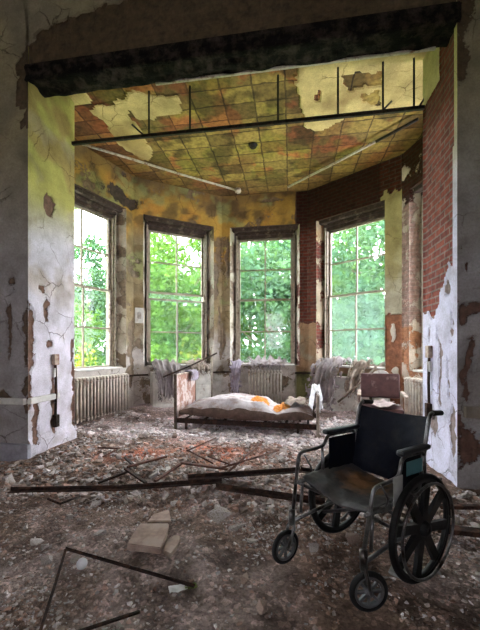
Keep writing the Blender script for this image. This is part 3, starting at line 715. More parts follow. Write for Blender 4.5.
mb = MB(); mb.cbox((-4.6, YF - .05, -.08), (X0 + .035, YF + .01, .2), .01); struct(mb.build('baseboard_left', simple('grey base', (.30, .28, .32), .8)))

# ---------------------------------------------------------------- cloth
def sheet(name, fn, nu, nv, m, par=None, th=.006, ragged=.0, seed=0):
    pts = [[fn(i / nu, j / nv) for i in range(nu + 1)] for j in range(nv + 1)]
    c = sum((p for r in pts for p in r), V()) / ((nu + 1) * (nv + 1))
    if par: c = V((0, 0, 0))
    mb = MB(); mb.v = [p - c for r in pts for p in r]; mb.c = [(1, 1, 1)] * len(mb.v)
    for j in range(nv):
        for i in range(nu):
            e = min(i, nu - 1 - i) / nu; g = min(e, (nv - 1 - j) / nv)
            if ragged and g + .35 * n3((i * .37, j * .37, seed), 1) * ragged < ragged * .12: continue
            mb.f.append((j*(nu+1)+i, j*(nu+1)+i+1, (j+1)*(nu+1)+i+1, (j+1)*(nu+1)+i))
    mb.smooth = [True] * len(mb.f); o = mb.build(name, m, par)
    if not par: o.location = c
    md = o.modifiers.new('t', 'SOLIDIFY'); md.thickness = th; return o
def poly_at(prof, v):
    L = [0]
    for a, b in zip(prof, prof[1:]): L.append(L[-1] + math.hypot(b[0] - a[0], b[1] - a[1]))
    s_ = v * L[-1]
    for k in range(len(prof) - 1):
        if s_ <= L[k+1] + 1e-9:
            q = (s_ - L[k]) / max(L[k+1] - L[k], 1e-6); return prof[k][0] + (prof[k+1][0] - prof[k][0]) * q, prof[k][1] + (prof[k+1][1] - prof[k][1]) * q
    return prof[-1]
def drape(name, i, ua, ub, prof, m, label, seed, amp=.03, folds=16, shrink=.0, ragged=.5, nu=70, nv=50, skew=0., cat='cloth'):
    def fn(u, v):
        d, z = poly_at(prof, v); uu = lerp(ua, ub, u) + skew * v + shrink * v * (.5 - u)
        w1 = amp * .8 * (1 - 2.4 * abs(n3((u * 9 + v * 1.5, v * 1.6, seed + 9), 1))) + math.sin(u * folds * 1.6 + 4 * n3((u * 2.2, v * 1.2, seed), 1)) * amp * .45 + amp * .55 * fbm((u * 7, v * 3, seed), 1, seed)
        hang = sstep(.15, .5, v)
        return FP(i, uu + .03 * n3((u * 3, v * 6, seed + 5), 1) * hang, d + .012 + abs(w1) * (.4 + .6 * hang), z + .02 + (1 - hang) * abs(w1) * 1.1 + .5 * w1 * hang * .4)
    return tag(sheet(name, fn, nu, nv, M[m], None, .006, ragged, seed), label, cat)
# white apron cabinets under two windows
def cabinet(i, u0, u1, z1, dpt, label):
    t = thing('radiator_cover', FP(i, (u0 + u1) / 2, 0, 0), label, 'radiator cover', -i * PI / 5); W_ = u1 - u0; mb = MB()
    mb.cbox((-W_/2, -dpt, .0), (W_/2, -dpt + .02, z1)); mb.cbox((-W_/2, -dpt, 0), (-W_/2 + .02, -.01, z1)); mb.cbox((W_/2 - .02, -dpt, 0), (W_/2, -.01, z1)); mb.build('body', M['white'], t)
    mb = MB(); mb.cbox((-W_/2 - .01, -dpt - .012, z1), (W_/2 + .01, -.01, z1 + .022)); mb.build('top', M['white'], t)
    mb = MB(); mb.cbox((-W_/2 + .06, -dpt - .008, .08), (W_/2 - .06, -dpt + .004, .5)); mb.build('panel', M['white'], t); return t
cabinet(-1, -.66, .62, .80, .26, 'white radiator cover under the second window, draped with grey cloth')
cabinet(1, -.66, .40, .72, .28, 'white radiator cover under the right window, half buried in cloth')
drape('fallen_curtain', -1, -.74, -.02, [(-.2, .96), (.02, .96), (.22, .90), (.33, .82), (.36, .55), (.36, .22)], 'cloth', 'grey curtain cloth hanging over the white cover left of the headboard', 3, .08, 15, .2, .4, skew=.06)
drape('fallen_curtain', -1, .04, .66, [(-.22, .97), (.02, .97), (.25, .90), (.32, .84), (.34, .70)], 'cloth2', 'crumpled cloth heaped on the second window sill above the headboard', 8, .06, 13, .1, .7)
drape('fallen_curtain', 0, -.44, .60, [(-.25, .98), (.0, 1.0), (.14, .99), (.29, .93), (.31, .83)], 'cloth', 'crumpled pale cloth heaped along the middle window sill', 12, .10, 22, .1, .8)
drape('fallen_curtain', 0, -.78, -.44, [(-.1, .98), (.1, .97), (.32, .85), (.34, .5), (.36, .14)], 'lilac', 'narrow strip of cloth trailing down left of the middle radiator', 17, .05, 9, .1, .8, 30, 40)
drape('fallen_curtain', 1, -.70, .02, [(-.2, .97), (.02, 1.0), (.30, .90), (.42, .70), (.50, .30), (.60, .06)], 'cloth', 'big fall of beige cloth down the left of the right window', 21, .11, 19, .0, .7)
drape('fallen_curtain', 1, .05, .50, [(-.1, .98), (.05, .97), (.34, .76), (.42, .62), (.46, .35)], 'cloth2', 'cloth fold hanging right of the big cloth fall', 26, .08, 11, .2, .8)
for k in range(26):                       # broken plaster lying on the right window sill
    u = R.uniform(-.62, .66); s_ = R.uniform(.03, .06); o = bpy.data.objects.new('plaster_chunk', cme[R.randrange(9)]); COL.objects.link(o)
    o.location = FP(1, u, R.uniform(-.18, .02), .97 + s_ * .5 + (.04 if k % 3 == 0 else 0)); o.scale = (s_,) * 3; o.rotation_euler = (R.uniform(-.3, .3), 0, R.uniform(0, 6))
    tag(o, 'broken plaster piece on the right window sill', 'chunk', 'plaster pieces on the right window sill')
# poles by the windows
def pole(name, pts, r, m, label, cat='pole'):
    pts = [V(p) for p in pts]; c = pts[0].copy(); mb = MB(); mb.tube([p - c for p in pts], r, 8); o = mb.build(name, M[m]); o.location = c; return tag(o, label, cat)
pole('curtain_rod', [at_depth(163, 377, 6.55), at_depth(190, 366, 6.6), at_depth(217, 353, 6.75)], .016, 'rust', 'thin dark rod slanting across the second window above the headboard', 'rod')
pole('standing_pipe', [at_depth(212, 412, 6.85), at_depth(211.5, 347, 6.85)], .02, 'frame', 'upright thin grey pipe standing right of the second window', 'pipe')
pole('wooden_stick', [at_depth(338, 402, 5.75), at_depth(357, 386, 5.85), at_depth(376, 367, 6.0)], .02, 'darkwood', 'dark stick leaning on the cloth heap below the right window', 'stick')

# ---------------------------------------------------------------- bed
B0, B1 = at_z(175.5, 428), at_z(318, 436)
bx = (B1 - B0); BL = bx.length; ba = math.atan2(bx.y, bx.x)
bed = thing('hospital_bed', (B0 + (B1 - B0) / 2), 'low iron bed frame with painted end boards in mid bay', 'bed', ba)
h = BL / 2; BW = .92                                     # local x along the bed, y away from the camera
def board(x, z1, m, name, slope=0.):
    mb = MB(); mb.cbox((x - .018, .02, .16), (x + .018, BW - .02, z1 - .01), .006)
    o = mb.build(name, m, bed)
    for y in (0, BW):
        f = MB(); f.cbox((x - .022, y - .022, -.03), (x + .022, y + .022, z1 + .015), .008); f.build('post', M['darkwood'] if x < 0 else M['wood'], o)
    f = MB(); f.cbox((x - .024, 0, z1 - .015), (x + .024, BW, z1 + .012), .008); f.build('top_rail', M['wood'], o); return o
board(-h, .88, M['headboard'], 'headboard')['label'] = 'headboard with pink and white paint peeling'
board(h, .60, M['white'], 'footboard')
for y in (.03, BW - .03):
    mb = MB(); mb.cbox((-h + .02, y - .02, .085), (h - .02, y + .015, .165), .005); mb.build('side_rail', M['rust'], bed)
mb = MB()
for k in range(7): mb.box((-h + .15 + k * (2*h - .3) / 6 - .02, .04, .145), (-h + .15 + k * (2*h - .3) / 6 + .02, BW - .04, .16))
mb.build('slats', M['rust'], bed)
for x, y in ((-h + .17, .05), (-h + .17, BW - .05), (h - .3, .05), (h - .3, BW - .05)):
    mb = MB(); mb.cbox((x - .02, y - .02, -.03), (x + .02, y + .02, .17), .005); mb.build('leg', M['rust'], bed)
# mattress: sagging slab, torn cover
def mt(u, v, top):
    x = lerp(-h + .08, h - .08, u); y = lerp(.0, BW - .04, v)
    e = min(u, 1 - u) * 14; e = min(1, e); ev = min(1, v * 6, (1 - v) * 6 + .3)
    z = .36 + .13 * math.sin(PI * min(1, u * 1.25)) * (.5 + .5 * ev) - .07 * sstep(.62, .70, u) * sstep(.80, .74, u) + .05 * sstep(.8, .92, u)
    z = lerp(.30, z, math.sqrt(e) * (.45 + .55 * math.sqrt(ev))) + .02 * fbm((u * 7, v * 4, 2), 1)
    z += .010 * math.sin(v * 9 + u * 30 + 3 * n3((u * 4, v * 4, 1), 1))
    return V((x, y, z if top else .23 - .045 * math.sin(PI * u) ** 2 * (1 if v < .5 else .2) + .01 * n3((u * 9, v * 3, 0), 1)))
mattress = thing('mattress', bed.location.copy(), 'sagging stained mattress with torn cover lying on the bed frame', 'mattress', ba)
nu, nv = 90, 36
side = MB(); up = [[mt(i/nu, j/nv, True) for i in range(nu+1)] for j in range(nv+1)]; dn = [[mt(i/nu, j/nv, False) for i in range(nu+1)] for j in range(nv+1)]
ring = [(i, 0) for i in range(nu)] + [(nu, j) for j in range(nv)] + [(nu - i, nv) for i in range(nu)] + [(0, nv - j) for j in range(nv)]
K = 6; vs = []
for (i, j) in ring:
    a, b = up[j][i], dn[j][i]; n_ = V((0, -1, 0)) if j == 0 else V((0, 1, 0)) if j == nv else V((-1 if i == 0 else 1, 0, 0))
    for k in range(K + 1):
        q = a.lerp(b, k / K); vs.append(q + n_ * (.03 * math.sin(PI * k / K) + .025 * (1 if 0 < k < K else 0) * n3(q, 9)) - V((0, 0, .012 * abs(n3(q, 14)) * (k > 2))))
m_ = len(ring); fs = [(r*(K+1)+k, ((r+1) % m_)*(K+1)+k, ((r+1) % m_)*(K+1)+k+1, r*(K+1)+k+1) for r in range(m_) for k in range(K)]
side.add(vs, fs, None, True); b = len(side.v)
side.add([p for r in dn for p in r], [(j*(nu+1)+i, (j+1)*(nu+1)+i, (j+1)*(nu+1)+i+1, j*(nu+1)+i+1) for j in range(nv) for i in range(nu)], None, True)
side.build('side_band', M['mattside'], mattress, False)
tp = MB(); tp.add([p for r in up for p in r], [(j*(nu+1)+i, j*(nu+1)+i+1, (j+1)*(nu+1)+i+1, (j+1)*(nu+1)+i) for j in range(nv) for i in range(nu)], None, True)
tp.build('cover', M['mattress'], mattress)
def lump(u0, u1, v0, v1, hgt, seed):
    def fn(u, v):
        a, b_ = lerp(u0, u1, u), lerp(v0, v1, v); p = mt(a, b_, True); k = math.sin(PI * u) * math.sin(PI * v)
        return p + V((0, 0, -.012 + hgt * k * (1 + .8 * fbm((u * 5, v * 5, seed), 1)) + .012 * n3((u * 9, v * 9, seed), 1)))
    return sheet('stuffing', fn, 26, 18, M['foam'], mattress, .004)
lump(.52, .68, .15, .75, .05, 3)['label'] = 'orange foam stuffing showing through a tear'; lump(.70, .84, .1, .8, .055, 6)['label'] = 'orange foam stuffing near the foot end'
# loose cloths on the bed ends
BM = Matrix.Translation(bed.location) @ Matrix.Rotation(ba, 4, 'Z')
def bed_fn(f): return lambda u, v: BM @ f(u, v)
tag(sheet('cloth_rag', bed_fn(lambda u, v: V((-h + lerp(.06, -.1, sstep(.2, .5, v)) + (.035 if v < .35 else 0) + .02 * math.sin(u * 13 + 2 * n3((u*3, v*3, 1), 1)) * (.5 + v), lerp(.45, .95, u) + .05 * v, .915 + .03 * fbm((u*4, v*4, 3), 1) - max(0, v - .4) * .75 - max(0, .3 - v) * .6))), 30, 36, M['lilac'], None, .005, .6, 3), 'lilac rag hung over the far corner of the headboard', 'cloth')
tag(sheet('cloth_rag', bed_fn(lambda u, v: V((h - .05 + lerp(-.06, .11, v) + .03 * math.sin(u * 11 + v * 3), lerp(-.03, .5, u), .66 + .08 * fbm((u*3, v*3, 7), 1) + .06 * math.sin(v * PI) - max(0, v - .6) * .75 - max(0, .3 - v) * .8))), 30, 30, M['paper'], None, .005, .6, 8), 'stiff white sheet folded over the footboard', 'sheet')
tag(sheet('cloth_blanket', bed_fn(lambda u, v: mt(lerp(.78, .97, u), lerp(.1, .95, v), True) + V((0, 0, .06 + .035 * abs(fbm((u*3, v*3, 9), 1)) + .012 * math.sin(u * 14 + v * 5)))), 34, 30, M['cloth2'], None, .006, .5, 9), 'pale blanket bunched at the foot end of the mattress', 'blanket')

# ---------------------------------------------------------------- chairs by the right window
ac = thing('armchair', room(2.12, 5.0, .0), 'wooden armchair with maroon vinyl back behind the wheelchair', 'armchair', YAW + math.radians(-20))
def cyl(mb, a, b, r): mb.tube([a, b], r, 8)
mb = MB(); mb.cbox((-.29, -.27, .36), (.29, .27, .46), .025); mb.build('seat', M['maroon'], ac)
q = Matrix.Translation((0, .27, .46)) @ Matrix.Rotation(math.radians(-12), 4, 'X')
mb = MB(); mb.cbox((-.29, -.03, .08), (.29, .04, .47), .025, q); mb.build('backrest', M['maroon'], ac)
for x in (-.31, .31):
    mb = MB(); mb.cbox((x - .022, -.3, .62), (x + .03, .28, .66), .012); mb.build('armrest', M['wood'], ac)
    for y, z1 in ((-.26, .62), (.27, .64)):
        mb = MB(); mb.cbox((x - .02, y - .022, -.04), (x + .02, y + .022, z1), .006); mb.build('leg', M['wood'], ac)
mb = MB(); mb.cbox((-.3, -.26, .28), (.3, -.235, .36), .005); mb.cbox((-.3, .24, .28), (.3, .265, .36), .005); mb.build('seat_frame', M['wood'], ac)
tag(sheet('dusty_rag', lambda u, v: ac.location + Matrix.Rotation(YAW - .35, 3, 'Z') @ V((lerp(-.25, .25, u), lerp(-.27, .2, v), .50 + .04 * abs(fbm((u*3, v*3, 5), 1)) + .02 * math.sin(u*9 + v*4) )), 30, 26, simple('pink grey dust cloth', (.46, .36, .36), .95), None, .005, .5, 4), 'pinkish dusty cloth lying on the armchair seat', 'cloth')
pw = FP(1, .70, .22, 0); wb = thing('round_top_board', pw, 'white round-topped board standing behind the maroon armchair', 'board', -PI / 5)
bm = bmesh.new(); pts = [(-.16, 0), (.16, 0), (.16, .76)] + [(.16 * math.cos(a), .80 + .12 * math.sin(a)) for a in [k * PI / 10 for k in range(0, 11)]] + [(-.16, .76)]
fc = bm.faces.new([bm.verts.new((x, 0, z)) for x, z in pts]); r = bmesh.ops.extrude_face_region(bm, geom=[fc]); bmesh.ops.translate(bm, verts=[v for v in r['geom'] if isinstance(v, bmesh.types.BMVert)], vec=(0, .03, 0)); bmesh.ops.recalc_face_normals(bm, faces=bm.faces)
mb = MB(); mb.bm(bm); mb.build('panel', M['white'], wb); mb = MB(); mb.cbox((-.18, -.04, -.04), (.18, .08, .03)); mb.build('foot', M['darkwood'], wb)

# ---------------------------------------------------------------- wheelchair
wc = thing('wheelchair', CH, 'black folding wheelchair with large spoked wheels in the right foreground', 'wheelchair', CHR)
RX = Matrix.Rotation(PI / 2, 4, 'X')                      # lathe axis z -> y
def wheel(y, out):
    T = Matrix.Translation((0, y, .303)) @ Matrix.Rotation(PI/2, 4, 'X')
    def t_(r, cr, n=10): return [(r + cr * math.cos(2*PI*k/n), cr * math.sin(2*PI*k/n)) for k in range(n)]
    mb = MB(); mb.lathe([(.262, -.013), (.275, -.011), (.283, -.014), (.283, .014), (.275, .011), (.262, .013)], 56, T)
    mb.lathe([(.0005, -.04), (.034, -.04), (.045, -.02), (.045, .02), (.034, .04), (.0005, .04)], 24, T)
    for k in range(8):
        a = 2 * PI * k / 8 + .2; d = V((math.cos(a), math.sin(a), 0)); p = V((-d.y, d.x, 0))
        vs = []
        for (rr, hw_, ht) in ((.03, .026, .016), (.15, .026, .011), (.268, .030, .010)):
            for sx, sz in ((-1, -1), (1, -1), (1, 1), (-1, 1)): vs.append(T @ (d * rr + p * hw_ * sx + V((0, 0, ht * sz))))
        mb.add(vs, [(4*q+i_, 4*q+(i_+1) % 4, 4*q+4+(i_+1) % 4, 4*q+4+i_) for q in range(2) for i_ in range(4)])
    o = mb.build('wheel', M['plastic'], wc)
    m2 = MB(); m2.lathe(t_(.289, .0165, 12), 64, T); m2.build('tire', M['rubber'], o)
    m3 = MB(); yo = .045 * out; T2 = Matrix.Translation((0, y + yo, .303)) @ Matrix.Rotation(PI/2, 4, 'X')
    m3.lathe(t_(.262, .0085, 8), 56, T2)
    for k in range(6):
        a = 2 * PI * k / 6; m3.tube([T2 @ V((.262 * math.cos(a), .262 * math.sin(a), 0)), T @ V((.272 * math.cos(a), .272 * math.sin(a), 0))], .005, 6)
    m3.build('handrim', M['steel'], o)
wheel(.3, 1); wheel(-.3, -1)
def caster(sf, sy, wf, wy, ang):
    c = V((wf, wy, .1)); a = V((math.cos(ang), math.sin(ang), 0)); b = V((-a.y, a.x, 0))
    T = Matrix.Translation(c) @ Matrix.Rotation(ang, 4, 'Z') @ RX
    st = V((sf, sy, .225)); f = MB()
    f.tube([st - V((0, 0, .01)), st + V((0, 0, .085))], .021, 10)
    for sg in (-1, 1):
        e = b * (.026 * sg); top = st + e; 
        f.tube(arc([st + e * .3, top + V((0, 0, -.012)), c + e], .02, 3), .010, 6)
    f.tube([c - b * .034, c + b * .034], .009, 8); o = f.build('caster_fork', M['steel'], wc)
    w_ = MB(); w_.lathe([(.066, -.012), (.078, -.013), (.078, .013), (.066, .012)], 32, T); w_.lathe([(.0005, -.018), (.02, -.018), (.02, .018), (.0005, .018)], 16, T)
    for k in range(8):
        q = 2 * PI * k / 8; d = V((math.cos(q), math.sin(q), 0)); p = V((-d.y, d.x, 0)); vs = []
        for rr, hw_ in ((.015, .006), (.07, .007)):
            for sx, sz in ((-1, -1), (1, -1), (1, 1), (-1, 1)): vs.append(T @ (d * rr + p * hw_ * sx + V((0, 0, .007 * sz))))
        w_.add(vs, [(i_, (i_+1) % 4, 4+(i_+1) % 4, 4+i_) for i_ in range(4)])
    wo = w_.build('caster_wheel', M['greyplast'], wc)
    t_ = MB(); t_.lathe([(.088 + .0145 * math.cos(2*PI*k/10), .0155 * math.sin(2*PI*k/10)) for k in range(10)], 40, T); t_.build('tire', M['rubber'], wo)
caster(.475, .268, .455, .283, math.radians(-27)); caster(.505, -.25, .57, -.235, 0.)
def tb(name, pts, r=.0115, m='steel', rad=.05, par=wc):
    mb = MB(); mb.tube(arc(pts, rad), r, 8); return mb.build(name, M[m], par)
for sg, fx in ((1, .475), (-1, .50)):
    y = .255 * sg; mb = MB()
    mb.tube(arc([(-.06, y, .24), (-.06, y, .52), (-.155, y, .90), (-.18, y, .935), (-.29, y, .925)], .04), .012, 8)    # back post and handle
    mb.tube([(-.06, y, .47), (fx - .03, y, .47)], .012, 8)               # seat rail to caster housing
    mb.tube(arc([(fx - .02, y, .23), (.16, y, .26), (-.06, y, .26)], .05), .011, 8)                                  # lower rail
    mb.tube([(.10, y, .27), (fx - .06, y, .46)], .010, 8); mb.tube([(0, y - .02 * sg, .303), (0, y + .05 * sg, .303)], .014, 8)
    mb.tube([(-.06, y, .303), (.03, y, .303)], .014, 8); mb.tube([(fx - .09, y, .46), (fx - .075, y, .27)], .010, 8)
    mb.build('side_frame', M['steel'], wc)
    df, dz = (-.05, 0.) if sg > 0 else (0., .02); za = (.60 if sg > 0 else .64) + dz; pf = (.15 if sg > 0 else .21)
    mb = MB(); mb.tube(arc([(fx + .002, y, .21), (fx - .06 + df * .8, y, za - .002), (pf + .06, y, za + .004), (pf, y, za + .012), (pf - .03, y, .715 + dz), (-.10, y, .715 + dz), (-.12, y, .46)], .04), .0115, 8)
    mb.tube([(pf + .02, y, za), (pf + .01, y, .46)], .010, 8); mb.build('arm_frame', M['steel'], wc)
    mb = MB(); mb.cbox((-.145, y - .026, .722 + dz), (pf, y + .026, .757 + dz), .016); mb.build('armrest', M['pad'], wc)
    mb = MB(); mb.tube([(-.20, y, .934), (-.30, y, .924)], .017, 10); mb.build('push_handle', M['rubber'], wc)
    # skirt guard
    mb = MB(); a = y - .014 * sg
    mb.cbox((-.09, a - .003, .48), (pf - .03, a + .003, .70 + dz), .003); mb.build('side_panel', M['vinyl'], wc)
    # brake
    mb = MB(); mb.tube(arc([(.30, y + .02 * sg, .49), (.30, y + .035 * sg, .53), (.36, y + .035 * sg, .62)], .02), .006, 6); mb.cbox((.24, y + .01 * sg - .008, .455), (.33, y + .01 * sg + .008, .49), .003); mb.build('brake_lever', M['steel'], wc)
q = MB(); q.cbox((-.05, .272, .61), (.11, .276, .69), .001); o = q.build('side_card', M['teal'], wc); o['label'] = 'teal card tucked by the armrest'
q = MB(); q.cbox((.15, .273, .47), (.235, .278, .63), .002); o = q.build('side_plate', M['grey'], wc); o['label'] = 'scuffed grey plate below the armrest'
q = MB(); 
for sg in (-1, 1): q.tube([(.10 + .12 * sg, .25 * sg, .46), (.10 + .12 * sg, -.25 * sg, .22)], .011, 8)
q.build('cross_brace', M['steel'], wc)
def seatf(u, v):
    f = lerp(-.05, .405 - .0 * (1 - u) , v); y = lerp(-.255, .255, u); s_ = math.sin(PI * u)
    return V((f, y, .490 + .022 * (1 - u) - .045 * s_ * (.7 + .3 * v) + .010 * fbm((u * 6, v * 6, 1), 1) - .016 * sstep(.92, 1., v)))
sheet('seat', seatf, 34, 34, M['seat'], wc, .012)
def backf(u, v):
    y = lerp(-.258, .258, u); z = lerp(.47, .915, v); f = -.055 - .1 * max(0, (z - .52) / .38); s_ = math.sin(PI * u)
    return V((f - .045 * s_ * (.6 + .4 * math.sin(PI * v)) - .005 + .006 * fbm((u * 4, v * 5, 3), 1), y, z - .018 * s_ * v))
sheet('backrest', backf, 30, 30, M['vinyl'], wc, .012)

# ---------------------------------------------------------------- things on walls and ceiling
zr = 4.23
L_, R_ = V((X0 + .0, 4.3, zr)), V((X1 - .0, 4.3, zr))
ct = thing('curtain_track', (L_ + R_) / 2, 'black iron curtain track hung from the ceiling across the opening', 'curtain track')
mid = (L_ + R_) / 2; mb = MB(); mb.cbox((L_.x - mid.x, -.02, -.022), (R_.x - mid.x, .02, .022), .004); mb.build('track', M['iron'], ct)
def track_x(px):
    k = (px - 240) / F_PX; yc0 = 4.3
    return (k * CY * yc0 - SY * yc0) / (CY + k * SY)
for px in (149, 190, 278, 338, 383, 414):
    x = track_x(px) - mid.x; mb = MB(); mb.tube([(x, 0, .0), (x, 0, ZC - zr)], .013, 8); mb.build('hanging_rod', M['iron'], ct)
for px, px2, dz in ((145, 130, .22), (381, 393, .16), (418, 432, .25)):
    x, x2 = track_x(px) - mid.x, track_x(px2) - mid.x; mb = MB(); mb.tube([(x, 0, .0), (x2, .06, dz)], .012, 8); mb.build('brace', M['iron'], ct)
def cpipe(name, pix, r, m, label, z=ZC - .06):
    pts = [at_depth(x, y, (EYE - z) * F_PX / (y - HY)) for x, y in pix]; c = pts[0].copy(); mb = MB(); mb.tube([p - c for p in pts], r, 8)
    o = mb.build(name, M[m]); o.location = c; return tag(o, label, 'pipe')
cpipe('ceiling_pipe', [(82, 144), (125, 157), (180, 174), (236, 190)], .022, 'pipe', 'pale pipe along the left half of the bay ceiling edge')
cpipe('ceiling_pipe', [(288, 187), (335, 163), (375, 142)], .022, 'pipe', 'pale rusty pipe along the right half of the bay ceiling')
cpipe('ceiling_pipe', [(376, 141.5), (396, 131), (418, 119)], .024, 'iron', 'dark pipe end by the brick pier at the ceiling')
p = at_depth(238, 191, 7.15); t = thing('junction_box', p, 'small round junction box where the ceiling pipes meet above the middle', 'junction box'); mb = MB(); mb.lathe([(.0005, -.03), (.06, -.03), (.07, 0), (.06, .05), (.0005, .05)], 20); mb.build('body', M['pipe'], t)
mb = MB(); mb.tube([(-.02, 0, -.02), (-.05, .0, -.12), (-.02, .02, -.2)], .006, 6); mb.build('wire', M['rust'], t)
p = at_depth(253, 145, (EYE - ZC) * F_PX / (145 - HY)); mb = MB(); mb.lathe([(.0005, -.05), (.05, -.05), (.075, -.01), (.08, .0), (.0005, .0)], 20); o = mb.build('ceiling_fitting', M['iron']); o.location = p; tag(o, 'round black light fitting base in the middle of the tile ceiling', 'light fitting')
# conduit and boxes on the piers
def conduit(name, base, ax, out, zs, label, m):
    t = thing(name, base, label, 'conduit'); a, b = V(ax), V(out)
    q = Matrix(((a.x, b.x, 0, 0), (a.y, b.y, 0, 0), (0, 0, 1, 0), (0, 0, 0, 1)))
    mb = MB(); mb.tube([q @ V((0, .02, zs[0])), q @ V((.004, .03, (zs[0] + zs[1]) / 2)), q @ V((0, .02, zs[1]))], .016, 8); mb.build('pipe', M['rust'], t)
    mb = MB(); mb.cbox((-.045, 0, zs[1] - .06), (.045, .05, zs[1] + .08), .008, q); o = mb.build('switch_box', M[m], t)
    mb = MB(); mb.cbox((-.035, .0, zs[1] - .22), (.035, .035, zs[1] - .10), .008, q); mb.build('bracket', M['white'], t)
    mb = MB(); mb.cbox((-.035, 0, zs[0] - .06), (.035, .06, zs[0] + .1), .008, q); mb.build('outlet_box', M['rust'], t); return t
conduit('wall_conduit', V((X0 + .002, 3.93, 0)), (0, 1, 0), (1, 0, 0), (.36, 1.17), 'broken switch box and conduit running down the left pier', 'boxmetal')
conduit('wall_conduit', V((X1 - .002, 4.1, 0)), (0, -1, 0), (-1, 0, 0), (.6, 1.28), 'beige switch box and conduit on the white right pier', 'boxmetal')
t = thing('wall_plate', FP(-1, -.88, .0, 2.0), 'small pale plate fixed to the wall between the two left windows', 'plate', PI / 5); mb = MB(); mb.cbox((-.09, -.02, -.16), (.09, .0, .16), .03); mb.build('plate', M['white'], t); mb = MB(); mb.cbox((-.04, -.03, -.07), (.04, -.015, .07), .01); mb.build('cover', M['chunk'], t)
mb = MB(); mb.cbox((-.1, -.02, -.12), (.1, .0, .12), .03)

# ---------------------------------------------------------------- outdoors
mb = MB(); mb.add([(-45, 8.2, -1.2), (45, 8.2, -1.2), (45, 70, -1.2), (-45, 70, -1.2), (-45, -30, -1.2), (-4.6, 8.2, -1.2), (-7, 4, -1.2), (-7, -30, -1.2)], [(0, 1, 2, 3), (4, 7, 6, 5, 0)])
struct(mb.build('ground', M['lawn']))
def tree(name, x, y, hgt, rad, low, n, m, label, cat='tree', leaf=.20, seed=0):
    r = random.Random(seed); t = thing(name, (x, y, -1.2), label, cat); tr = MB(); tips = []
    tr.tube([(0, 0, -.1), (.05, .04, hgt * .35), (-.06, .08, hgt * .7)], [.16, .12, .05], 8)
    for k in range(10):
        z0 = lerp(low * .8 + .3, hgt * .7, k / 10); a = k * 2.4; q = V((math.cos(a), math.sin(a), 0)) * rad * r.uniform(.6, .9)
        e = V((q.x, q.y, z0 + r.uniform(.3, 1.2))); tr.tube([(0, 0, z0), q * .5 + V((0, 0, z0 + .25)), e], [.05, .035, .012], 6); tips.append(e)
    tr.build('trunk', M['bark'], t)
    cl = []
    for k in range(int(26 + rad * 12)):
        while True:
            q = V((r.uniform(-1, 1), r.uniform(-1, 1), r.uniform(-1, 1)))
            if q.length < 1: break
        cl.append(V((q.x * rad, q.y * rad, low + (q.z * .5 + .5) * (hgt - low))))
    cl += tips; mb = MB()
    for k in range(n):
        c = r.choice(cl); p = c + V((r.gauss(0, .36), r.gauss(0, .36), r.gauss(0, .28)))
        hr = math.hypot(p.x, p.y); p *= 1. if hr < rad else rad / hr
        a = V((r.gauss(0, 1), r.gauss(0, 1), r.gauss(0, .6))).normalized(); b = a.orthogonal().normalized(); b = Matrix.Rotation(r.uniform(0, 6.3), 3, a) @ b
        s_ = leaf * r.uniform(.6, 1.3); w_ = s_ * .42; k_ = r.uniform(.65, 1.25); nn = a.cross(b) * s_ * .12
        mb.add([p, p + a * s_ * .45 + b * w_ + nn, p + a * s_, p + a * s_ * .45 - b * w_ + nn], [(0, 1, 2, 3)], (k_, k_, k_ * r.uniform(.7, 1.2)))
    mb.build('crown', M[m], t, False); return t
G3 = 2600
tree('tree', -4.7, 13.2, 8.0, 1.75, .3, 6000, 'leaf', 'bright green leafy tree seen through the second window', seed=1)
tree('tree', -.9, 13.0, 8.2, 1.75, .3, 6500, 'leaf2', 'dense green tree filling the middle window', seed=2)
tree('tree', 2.9, 12.6, 8.0, 1.75, .3, 6500, 'leaf2', 'blue green leafy tree filling the right window', seed=3)
for k_, x_ in enumerate((-15, -10.2, -5.2, -.2, 4.6, 9.4)):
    tree('tree', x_, 23.5 + .3 * (k_ % 2), 10.5, 2.15, .1, 5500, 'leaf2', 'distant green tree in the far row behind the nearer trees', leaf=.34, seed=20 + k_)['group'] = 'trees of the far row'
tree('tree', -10.6, 14.5, 4.6, 1.5, .3, 2600, 'leaf', 'pale green tree standing low in the left window', seed=4)
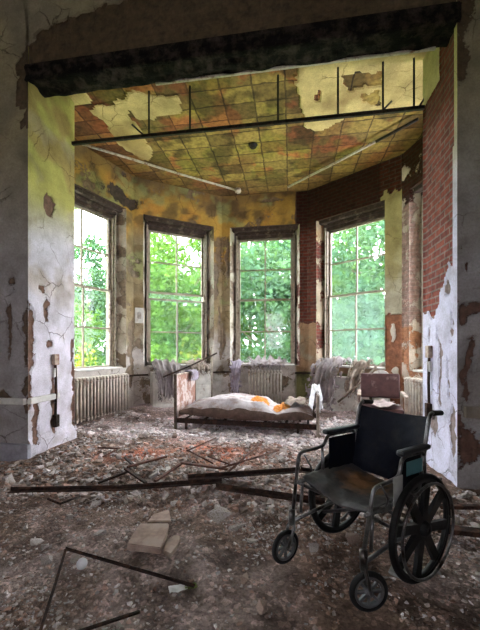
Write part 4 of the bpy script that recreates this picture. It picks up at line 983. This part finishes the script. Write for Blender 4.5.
tree('shrub', -7.5, 10.2, 2.3, .95, .2, 1500, 'leaf3', 'yellow green shrub at the bottom of the left window', 'shrub', .12, 6)
tree('shrub', -2.8, 10.7, 2.5, .8, .1, 1300, 'leaf3', 'yellow green shrub low outside the second window', 'shrub', .12, 7)
tree('tree', -6.9, 18.2, 8.6, 2.0, .1, 7500, 'leaf', 'far tree behind the bright tree of the second window', seed=8)
tree('tree', -2.3, 18.4, 9.6, 2.0, .1, 7500, 'leaf', 'tall far green tree between the two middle windows', seed=9)
tree('tree', 2.2, 18.0, 9.6, 2.0, .1, 7500, 'leaf', 'tall far green tree beyond the middle window tree', seed=10)
tree('tree', 6.6, 17.6, 9.6, 2.0, .1, 7500, 'leaf', 'tall far green tree beyond the right window tree', seed=11)

# ---------------------------------------------------------------- light
wd = bpy.data.worlds.new('World'); bpy.context.scene.world = wd; wd.use_nodes = True
bg = wd.node_tree.nodes['Background']; bg.inputs[0].default_value = (.93, .94, 1.0, 1); bg.inputs[1].default_value = 6.5
sl = bpy.data.lights.new('sun', 'SUN'); sl.energy = 3.0; sl.angle = .02; sl.color = (1, .95, .85)
so = bpy.data.objects.new('sun', sl); COL.objects.link(so); so.rotation_euler = (math.radians(38), 0, math.radians(-25)); so.location = (0, -10, 20)

# ---------------------------------------------------------------- camera and view
cam = bpy.data.cameras.new('camera'); co = bpy.data.objects.new('camera', cam); COL.objects.link(co)
co.location = (0, 0, EYE); co.rotation_euler = (PI / 2, 0, YAW)
cam.sensor_fit = 'VERTICAL'; cam.sensor_height = 36; cam.lens = F_PX / 630 * 36; cam.shift_y = (HY - 315) / 630; cam.clip_start = .05; cam.clip_end = 300
sc = bpy.context.scene; sc.camera = co
sc.view_settings.view_transform = 'Standard'; sc.view_settings.look = 'None'; sc.view_settings.gamma = 1; sc.view_settings.use_curve_mapping = False
sc.view_settings.exposure = 1.85
sc.cycles.max_bounces = 10; sc.cycles.diffuse_bounces = 6; sc.cycles.transparent_max_bounces = 12; sc.cycles.use_denoising = True
